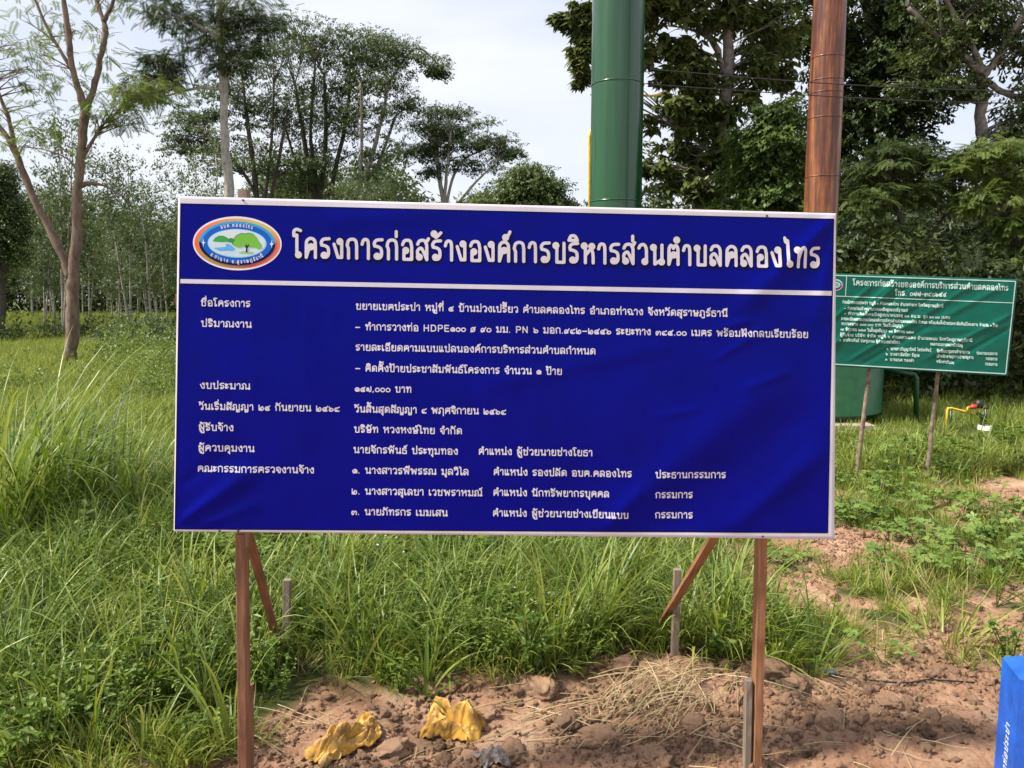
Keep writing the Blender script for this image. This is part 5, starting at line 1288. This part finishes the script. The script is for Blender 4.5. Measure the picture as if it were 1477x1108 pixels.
# --- dense understorey and distant woods (nobody could count their leaves)
def thicket(name, label, n, fx, kind, m, s0, s1, seed):
    r = np.random.default_rng(seed); pos = fx(r, n); n = len(pos)
    c = vnoise(pos[:, 0] * 1.1 + 50, pos[:, 1] * .7 + pos[:, 2] * 1.4, seed)
    cm = leaf_mesh(name, kind, pos, r.uniform(0, 6.28, n), r.normal(.3, .5, n), r.uniform(s0, s1, n), np.clip(c, 0, 1), m)
    o = link(name, cm, kind='stuff'); o['label'] = label; return o
def under_r(r, n):
    y = r.uniform(11.8, 20, n); px = r.uniform(1120, 1640, n); x = (px - 738) / FPX * y
    top = 1.5 + 1.9 * fbm(px / 60., y * .7, 501) + .12 * (y - 12)
    z = top * r.random(n) ** .8
    keep = (vnoise(x * 1.6, z * 2.2 + y, 503) > .30)
    return np.stack([x, y, z], -1)[keep]
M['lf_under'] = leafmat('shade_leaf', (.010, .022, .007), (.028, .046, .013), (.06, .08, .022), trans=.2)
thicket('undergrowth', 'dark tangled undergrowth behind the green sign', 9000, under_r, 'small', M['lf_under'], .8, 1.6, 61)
def mid_r(r, n):
    y = r.uniform(22, 34, n); px = r.uniform(905, 1700, n); x = (px - 738) / FPX * y
    top = 3.4 + 4.2 * fbm(px / 90., y * .3, 511)
    z = top * r.random(n) ** .8
    keep = (vnoise(x * .8, z * 1.1 + y, 513) > .36)
    return np.stack([x, y, z], -1)[keep]
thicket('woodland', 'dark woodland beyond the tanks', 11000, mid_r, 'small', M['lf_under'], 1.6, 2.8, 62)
def far_l(r, n):
    y = r.uniform(74, 100, n); x = r.uniform(-85, 75, n)
    top = 5.5 + 9 * fbm(x / 9., y * .05, 521) + 2.5 * fbm(x / 2.5, y * .1, 525)
    return np.stack([x, y, top * r.random(n) ** .85], -1)
thicket('far_woods', 'dark woods closing the view behind the rubber plantation', 16000, far_l, 'small', M['lf_dark'], 4, 8, 63)
def mid_l(r, n):
    y = r.uniform(44, 60, n); px = r.uniform(380, 900, n); x = (px - 738) / FPX * y
    top = 5.2 + 4.2 * fbm(px / 70., y * .1, 541) + 2.6 * (1 - sst(540, 640, px)) - 3.2 * sst(800, 880, px)
    return np.stack([x, y, top * r.random(n) ** .8], -1)
thicket('far_bushes', 'grey green bushy growth seen between the middle trees', 9000, mid_l, 'rubber', M['lf_rubber'], 1.8, 3.2, 65)
def edge_l(r, n):
    y = r.uniform(25, 36, n); px = r.uniform(-60, 420, n); x = (px - 738) / FPX * y
    d = fbm(x * .35, y * .35, 551); top = np.clip((d - .54) * 9, 0, 1.2)
    k = top > .12; return np.stack([x, y, top * r.random(n)], -1)[k]
thicket('edge_bushes', 'patchy leafy bushes along the front edge of the rubber plantation', 9000, edge_l, 'rubber', M['lf_rubber'], .8, 1.5, 66)
def bush_l(r, n):
    cs = [(-7.6, 16.5, .55), (-7.0, 15.2, .6), (-6.1, 14.5, .5), (-8.4, 18.5, .6), (-6.6, 17.5, .9), (-10, 20, .6), (-5.4, 12.5, .45), (-8.8, 13.5, .4), (-12, 24, .7), (-4.6, 15, .8)]
    i = r.integers(0, len(cs), n); C_ = np.array(cs)[i]; g = r.normal(0, .55, (n, 3))
    return np.stack([C_[:, 0] + g[:, 0] * .9, C_[:, 1] + g[:, 1] * .8, np.abs(g[:, 2]) * C_[:, 2] * 1.1 + .12], -1)
thicket('low_bushes', 'low leafy bushes scattered over the open meadow left of the sign', 2600, bush_l, 'tiny', M['lf_bright'], .6, 1.1, 64)

# --- rubber plantation: four patterns, each tree its own object
def rubber(seed):
    random.seed(seed); r = np.random.default_rng(seed); mb = MB(); tips = []
    ns = random.choice((1, 2, 2, 3)); H = random.uniform(9.0, 11.0)
    for s_ in range(ns):
        a = random.uniform(0, 6.28); ln = random.uniform(.03, .16) * (1 if ns > 1 else .3); f0 = 0 if s_ == 0 else random.uniform(.0, .12)
        pts = []; 
        for i in range(9):
            f = i / 8; h = H * f * random.uniform(.98, 1.02)
            pts.append((math.cos(a) * ln * h * (1 - .2 * f) + random.gauss(0, .05) * f, math.sin(a) * ln * h * (1 - .2 * f) + random.gauss(0, .05) * f, h - .1 * (i == 0)))
        mb.tube(pts, [.085 - .065 * i / 8 for i in range(9)], 6)
        for k in range(7):
            f = random.uniform(.35, .95); j = min(7, int(f * 8)); p = Vector(pts[j]); b = random.uniform(0, 6.28)
            e = p + Vector((math.cos(b) * random.uniform(.5, 1.5), math.sin(b) * random.uniform(.5, 1.5), random.uniform(.8, 2.0)))
            mb.tube(bez(p, e, .1, 4), [.028, .022, .017, .012, .008], 4, cap=False); tips.append(e)
        tips.append(Vector(pts[-1]))
    pos = []; tin = []
    for t in tips:
        n = random.randint(38, 60); pos.append(np.array(t) + r.normal(0, 1, (n, 3)) * np.array([.62, .62, .55])); tin.append(np.full(n, random.uniform(.25, .8)))
    # thin low leafy shoots
    for k in range(5):
        h = random.uniform(2.6, 4.5); n = 12; pos.append(np.array([random.gauss(0, .6), random.gauss(0, .6), h]) + r.normal(0, .4, (n, 3))); tin.append(np.full(n, random.uniform(.3, .8)))
    pos = np.concatenate(pos); n = len(pos)
    global rng; rng = np.random.default_rng(seed)
    return mb.build('trunk', M['bark_pale'], True), leaf_mesh('crown', 'rubber', pos, r.uniform(0, 6.28, n), r.normal(.5, .4, n), r.uniform(.9, 1.5, n), np.concatenate(tin), M['lf_rubber'])
RB_ = [rubber(700 + i) for i in range(5)]
rr_ = random.Random(91)
spots = []
for row in range(9):
    y = 33 + row * 5.2
    x = -.74 * y - 4
    while x < .13 * y + 2:
        px = 738 + x / y * FPX
        if rr_.random() < .92 and px < 600: spots.append((x + rr_.gauss(0, .35), y + rr_.gauss(0, .5)))
        x += 3.2 + row * .12
for i, (x, y) in enumerate(spots):
    t = rr_.choice(RB_); root = thing('rubber_tree', (x, y, gzf(x, y)), 'pale thin stemmed rubber tree standing in the plantation rows', 'tree', 'rubber trees in plantation rows behind the meadow')
    root.rotation_euler = (0, 0, rr_.uniform(0, 6.28)); s_ = rr_.uniform(.64, .82) * (1 - .30 * float(sst(-14, 0, x))); root.scale = (s_, s_, s_)
    link('trunk', t[0], root); link('crown', t[1], root)
print('rubber trees', len(spots))

# ------------------------------------------------------------------ large single plants near the sign
def clump(name, label, px, Yd, nb, h, spread, wid, droop, lean, m, seed, group=None, cat='grass clump', seg=9):
    x = (px - 738.5) / FPX * Yd / (cp) ; random.seed(seed); mb = MB(); z = gzf(x, Yd)
    for i in range(nb):
        a = random.uniform(0, 6.28); r = spread * random.random() ** .6
        blade(mb, (r * math.cos(a), r * math.sin(a), -.03), a + random.gauss(0, .5), abs(random.gauss(lean, lean * .5)), h * random.uniform(.45, 1.15), wid * random.uniform(.6, 1.3), random.uniform(.3, 1.1) * droop, random.random(), seg)
    return link(name, mb.build(name, m), None, (x, Yd, z), label, cat, group)
LG = 'big arching grass clumps left of the blue sign'
clump('grass_clump', 'big arching grass clump cut by the left picture edge', -40, 5.2, 230, 1.75, .40, .018, 2.7, .22, M['tall'], 801, LG)
clump('grass_clump', 'big arching grass clump second from the left edge', 60, 5.6, 220, 1.45, .38, .017, 2.8, .26, M['tall'], 802, LG)
clump('grass_clump', 'grass clump with long blades bowing toward the sign edge', 160, 5.8, 170, 1.15, .32, .016, 2.8, .3, M['tall'], 803, LG)
clump('grass_clump', 'smallest arching clump right beside the left sign edge', 225, 5.2, 110, .80, .26, .012, 2.0, .4, M['tall'], 804, LG)
clump('grass_clump', 'tall straight sprouting grass below the middle right of the sign', 795, 3.45, 34, .80, .07, .013, 1.1, .22, M['grass'], 805)
clump('grass_clump', 'wide leaved grass clump right of the sprouting grass', 850, 3.75, 70, .78, .14, .016, 1.8, .35, M['tall'], 806)
clump('grass_clump', 'pale green leaning clump between the right stake and post', 1035, 3.7, 95, .66, .16, .014, 2.0, .45, M['grass'], 807)
clump('grass_clump', 'low grass fan just right of the right post', 1120, 3.5, 60, .50, .12, .013, 1.9, .6, M['grass'], 808)
clump('grass_clump', 'upright bright tuft behind the left brace', 470, 4.4, 70, .62, .16, .012, 1.4, .3, M['grass'], 809)
clump('grass_clump', 'tall tuft showing left of the left post', 265, 4.0, 60, .60, .16, .012, 1.6, .35, M['grass'], 810)
clump('grass_clump', 'tuft with tall blades at the lower left corner', 105, 2.95, 36, .50, .16, .011, 1.3, .3, M['grass'], 811)
clump('grass_clump', 'tuft of stiff blades in front of the left weeds', 185, 3.15, 26, .55, .10, .011, 1.1, .25, M['grass'], 812)
clump('grass_clump', 'flattened dry and green tuft above the blue marker post', 1395, 3.75, 60, .40, .16, .012, 1.8, .8, M['grass'], 813)
def seedling(label, px, Yd, angs, seed):
    x = (px - 738.5) / FPX * Yd; random.seed(seed); mb = MB()
    for a, ln, L_, dr, w in angs: blade(mb, (0, 0, -.01), a, ln, L_, w, dr, random.uniform(.4, .9), 9)
    return link('seedling', mb.build('seedling', M['tall']), None, (x, Yd, gzf(x, Yd)), label, 'plant')
seedling('young maize like plant with broad curved leaves behind the yellow sacks', 608, 3.16, [(3.0, .5, .34, 1.1, .03), (.2, .5, .36, 1.3, .028), (1.5, .05, .36, .3, .024), (2.6, .9, .25, 1.0, .026), (.5, 1.0, .22, .9, .024), (4.0, .8, .2, .9, .022), (5.2, .9, .2, 1.1, .022)], 821)

# ------------------------------------------------------------------ soil clods, straw, litter
def ico(sub=2):
    import bmesh
    bm = bmesh.new(); bmesh.ops.create_icosphere(bm, subdivisions=sub, radius=1.0)
    V = np.array([v.co[:] for v in bm.verts]); F = np.array([[v.index for v in f.verts] for f in bm.faces]); bm.free(); return V, F
IV, IF = ico(2); IV3, IF3 = ico(4)
def clodmesh(name, seed, V, F, rough=.35, smooth=False):
    n1 = fbm(V[:, 0] * 1.6 + seed * 7, V[:, 1] * 1.6 + V[:, 2] * 2.1, seed, 4) - .5
    n2 = billow(V[:, 0] * 4 + seed, V[:, 1] * 4 + V[:, 2] * 3, seed + 5, 3) - .3
    W_ = V * (1 + 1.3 * rough * n1 + rough * n2)[:, None] * np.array([1, .85, .65]); return mesh(name, W_, F, [M['clod']], smooth)
T_clod = [template('clod', clodmesh('clod', 900 + i, *ico(3), 1.15)) for i in range(6)]
rng = np.random.default_rng(77)
def clods(name, n, s0, s1, label, pw):
    yy = 2.3 + (rng.random(n) ** 1.2) * 4.5; xx = rng.uniform(-1, 1, n) * (.72 * yy + .5)
    den = soil(xx, yy) * (.15 + .85 * sst(.35, .6, fbm(xx * 3, yy * 3, 555))) 
    k = rng.random(n) < den; xx, yy = xx[k], yy[k]; m = len(xx)
    s_ = s0 + (s1 - s0) * rng.random(m) ** pw
    return scatter(name, T_clod, np.stack([xx, yy, gz(xx, yy) + s_ * .1], -1), rng.uniform(0, 6.28, (m, 3)), s_, label)
clods('soil_crumbs', 90000, .003, .011, 'fine crumbs of reddish soil', 2)
clods('soil_lumps', 9000, .009, .032, 'small lumps of dug reddish soil', 3.2)
clod_labels = ['biggest soil clod, just right of the right sign post', 'clod second to the right of the right post, below the big one', 'clod at the grass edge right of the upper yellow sack', 'clod on the slope left of the straw heap', 'clod under the straw heap near the bottom edge', 'clod in the middle of the strip left of the straw heap', 'clod at the bottom edge right of the grey rag', 'clod at the bottom edge between the two yellow sacks', 'clod at the bottom right of the small weathered plank', 'small clod below the black hose', 'clod between the upper yellow sack and the grey rag', 'clod a step right of the grey rag', 'clod at the bottom edge left of the small weathered plank', 'clod next to the foot of the blue marker post', 'clod touching the right end of the lower yellow sack', 'clod at the bottom edge right of the lower yellow sack']
big = [(1118, 1000, 3.28, .085), (1160, 1015, 3.2, .07), (780, 1018, 3.2, .075), (905, 975, 3.35, .06), (1010, 1075, 2.95, .05), (870, 1085, 2.9, .07), (740, 1095, 2.85, .06), (600, 1085, 2.9, .055), (1215, 1085, 2.9, .06), (1300, 1040, 3.05, .045), (700, 1048, 3.05, .045), (820, 1060, 3.0, .05), (950, 1098, 2.82, .05), (1395, 1085, 2.9, .05), (545, 1060, 3.0, .04), (560, 1100, 2.85, .06)]
for i, (px, py, Yd, s_) in enumerate(big):
    x = (px - 738.5) / FPX * Yd * 1.02
    o = link('soil_clod', clodmesh('soil_clod', 950 + i, IV3, IF3, .55, True), None, (x, Yd, gzf(x, Yd) + s_ * .15), clod_labels[i], 'soil clod', 'large soil clods in front of and under the sign')
    o.scale = (s_ * 1.15, s_, s_ * .9); o.rotation_euler = (0, 0, i * 1.3)
# straw heap round the right stake and strewn stalks
random.seed(31); mb = MB()
def stalk(p, yaw, L_, rise, w, t, arch=.1):
    d = Vector((math.cos(yaw), math.sin(yaw), 0)); pts = []
    for i in range(6):
        f = i / 5; q = Vector(p) + d * L_ * (f - .5); g = gzf(q.x, q.y); pts.append(Vector((q.x, q.y, max(g + .006, p[2] + rise * (f - .5) + arch * L_ * math.sin(f * math.pi)))))
    mb.tube(pts, [w, w, w * .9, w * .8, w * .6, w * .3], 4, t, False)
for i in range(150):
    a = random.gauss(0, 1); b = random.gauss(0, 1); x = .64 + a * .12; y = 3.14 + b * .08
    h = .15 * math.exp(-(a * a + b * b) / 2)
    stalk((x, y, gzf(x, y) + random.uniform(.1, 1) * h + .01), (random.gauss(.6, .4) if i % 3 else random.uniform(0, 3.1)), random.uniform(.08, .40) * (1 if i % 3 else .5), random.uniform(-.06, .10), random.uniform(.0014, .0030), random.random())
for i in range(34):
    x = .30 + random.gauss(0, .2); y = 3.02 + random.gauss(0, .08); stalk((x, y, gzf(x, y) + .012), random.gauss(.35, .3), random.uniform(.2, .5), .03, .002, random.random(), .04)
o = link('straw_heap', mb.build('straw_heap', M['straw']), None, None); o['kind'] = 'stuff'; o['label'] = 'heap of dry straw and roots on the soil by the right stake'
mb = MB(); random.seed(32)
for i in range(75):
    x, y = random.choice([(random.gauss(-.95, .18), random.gauss(2.95, .16)), (random.uniform(-.9, 2.0), random.uniform(2.6, 3.4)), (random.gauss(1.5, .25), random.gauss(3.0, .2))])
    stalk((x, y, gzf(x, y) + .006), random.uniform(-.9, .9) + (1.6 if random.random() < .2 else 0), random.uniform(.08, .45), 0, random.uniform(.001, .0022), random.random(), .05)
o = link('loose_straw', mb.build('loose_straw', M['straw'])); o['kind'] = 'stuff'; o['label'] = 'loose dry stalks strewn on the bare soil'

# yellow sacks
def sackmat(name, c1, c2):
    m, n, b, l = mat(name)
    t = N(n, 'ShaderNodeTexCoord'); wv = N(n, 'ShaderNodeTexWave', Scale=70, Distortion=1.0); wv.bands_direction = 'X'; l(t.outputs['Object'], wv.inputs['Vector'])
    z = N(n, 'ShaderNodeTexNoise', Scale=14, Detail=8, Roughness=.7); l(t.outputs['Object'], z.inputs['Vector'])
    r = ramp(n, [(.38, c1), (.56, c2)]); l(z.outputs['Fac'], r.inputs[0]); l(r.outputs[0], b.inputs['Base Color']); b.inputs['Roughness'].default_value = .5
    bp = N(n, 'ShaderNodeBump', Strength=.25, Distance=.002); l(wv.outputs['Fac'], bp.inputs['Height']); l(bp.outputs[0], b.inputs['Normal'])
    return m
M['sack'] = sackmat('yellow_woven_plastic', (.20, .11, .035), (.52, .29, .045))
M['rag'] = sackmat('grey_rag', (.10, .075, .06), (.30, .25, .22))
def sack(name, label, cat, px, Yd, lx, ly, yaw, hgt_, seed, m, curl=0., notch=0.):
    nu, nv = 110, 74; U, Vv = np.meshgrid(np.linspace(-1, 1, nu), np.linspace(-1, 1, nv))
    edge = np.maximum(np.abs(U), np.abs(Vv))
    rr_ = 1 + .22 * (fbm(np.arctan2(Vv, U) * 1.2 + 9, U * 0 + 1, seed) - .5) * 2 * edge
    X_ = U * lx * rr_ + .035 * (fbm(U * 2, Vv * 2, seed + 1) - .5); Y_ = Vv * ly * rr_ * (1 - notch * np.exp(-((U - .1) / .35) ** 2)) + .05 * (fbm(U * 1.6, Vv * 1.6, seed + 2) - .5)
    ab = lambda q: np.sqrt((2 * q - 1) ** 2 + .004)
    f1 = ab(fbm(U * 1.1 + 1.6 * Vv, Vv * .7, seed + 3, 2)); f2 = ab(fbm(U * 2.6 - 3.2 * Vv, Vv * .9 + U * .8, seed + 4, 1)); f3 = np.abs(2 * fbm(U * 7, Vv * 6, seed + 6, 2) - 1)
    dome = 1 - .75 * np.clip(edge, 0, 1) ** 3
    Z_ = hgt_ * (dome * (.25 + 2.0 * f1) + .75 * f2 * dome) + .0025 * f3 + curl * hgt_ * np.clip(U, 0, 1) ** 2
    c, s_ = math.cos(yaw), math.sin(yaw); x0 = (px - 738.5) / FPX * Yd
    XX = X_ * c - Y_ * s_; YY = X_ * s_ + Y_ * c; G_ = gz(XX + x0, YY + Yd); z0 = gzf(x0, Yd)
    V = np.stack([XX, YY, Z_ + G_ - z0 + .004], -1).reshape(-1, 3)
    ii = (np.arange(nv - 1)[:, None] * nu + np.arange(nu - 1)[None]).reshape(-1); F = np.stack([ii, ii + 1, ii + nu + 1, ii + nu], -1)
    o = link(name, mesh(name, V, F, [m], True), None, (x0, Yd, z0), label, cat)
    so = o.modifiers.new('thickness', 'SOLIDIFY'); so.thickness = .0025; return o
sack('plastic_sack', 'crumpled yellow woven sack lying lower, left of the other sack', 'sack', 484, 2.84, .135, .070, .75, .06, 41, M['sack'], .4, .2)
sack('plastic_sack', 'crumpled yellow woven sack upper right, beside the young plant', 'sack', 650, 2.98, .110, .070, -.25, .065, 57, M['sack'], -.3, .3)
sack('rag', 'dirty grey crumpled rag on the soil below the sacks', 'rag', 712, 2.78, .06, .045, .4, .035, 63, M['rag'])
# black hose on the soil at the right
mb = MB(); pts = []
for i, (px, py, Yd) in enumerate([(1228, 1000, 3.36), (1262, 1012, 3.30), (1300, 1018, 3.27), (1340, 1014, 3.28), (1372, 1008, 3.32), (1402, 1012, 3.3), (1440, 1010, 3.32)]):
    x = (px - 738.5) / FPX * Yd; pts.append((x, Yd, gzf(x, Yd) + .012))
C_ = catmull(pts, 6); b = Vector(C_[0]); mb.tube([Vector(c) - b for c in C_], .004, 8); link('hose', mb.build('hose', M['black'], True), None, b, 'thin black hose snaking over the soil toward the blue marker post', 'hose')
M['litter'] = simple('blue_litter', (.22, .33, .40), .3, .3, 20)
for px, Yd, lab in ((920, 3.75, 'scrap of pale blue plastic in the grass near the right brace'), (1219, 3.38, 'tiny crushed blue plastic cup right of the big clods')):
    sack('plastic_scrap', lab, 'litter', px, Yd, .035, .018, .3, .02, int(px), M['litter'])

# cables high on the right
def cable(label, pts, D):
    mb = MB(); Q = [P(x, y, D) for x, y in pts]; C_ = catmull([tuple(q) for q in Q], 8); b = Vector(C_[0]); mb.tube([Vector(c) - b for c in C_], .0065, 5, cap=False); link('power_cable', mb.build('power_cable', M['black']), None, b, label, 'cable')
cable('upper of two thin cables crossing in front of the right hand trees', [(940, 100), (1080, 112), (1200, 121), (1340, 128), (1477, 131), (1700, 128)], 10.2)
cable('lower of two thin cables crossing in front of the right hand trees', [(940, 122), (1160, 137), (1250, 142), (1340, 146), (1477, 149), (1700, 146)], 10.2)
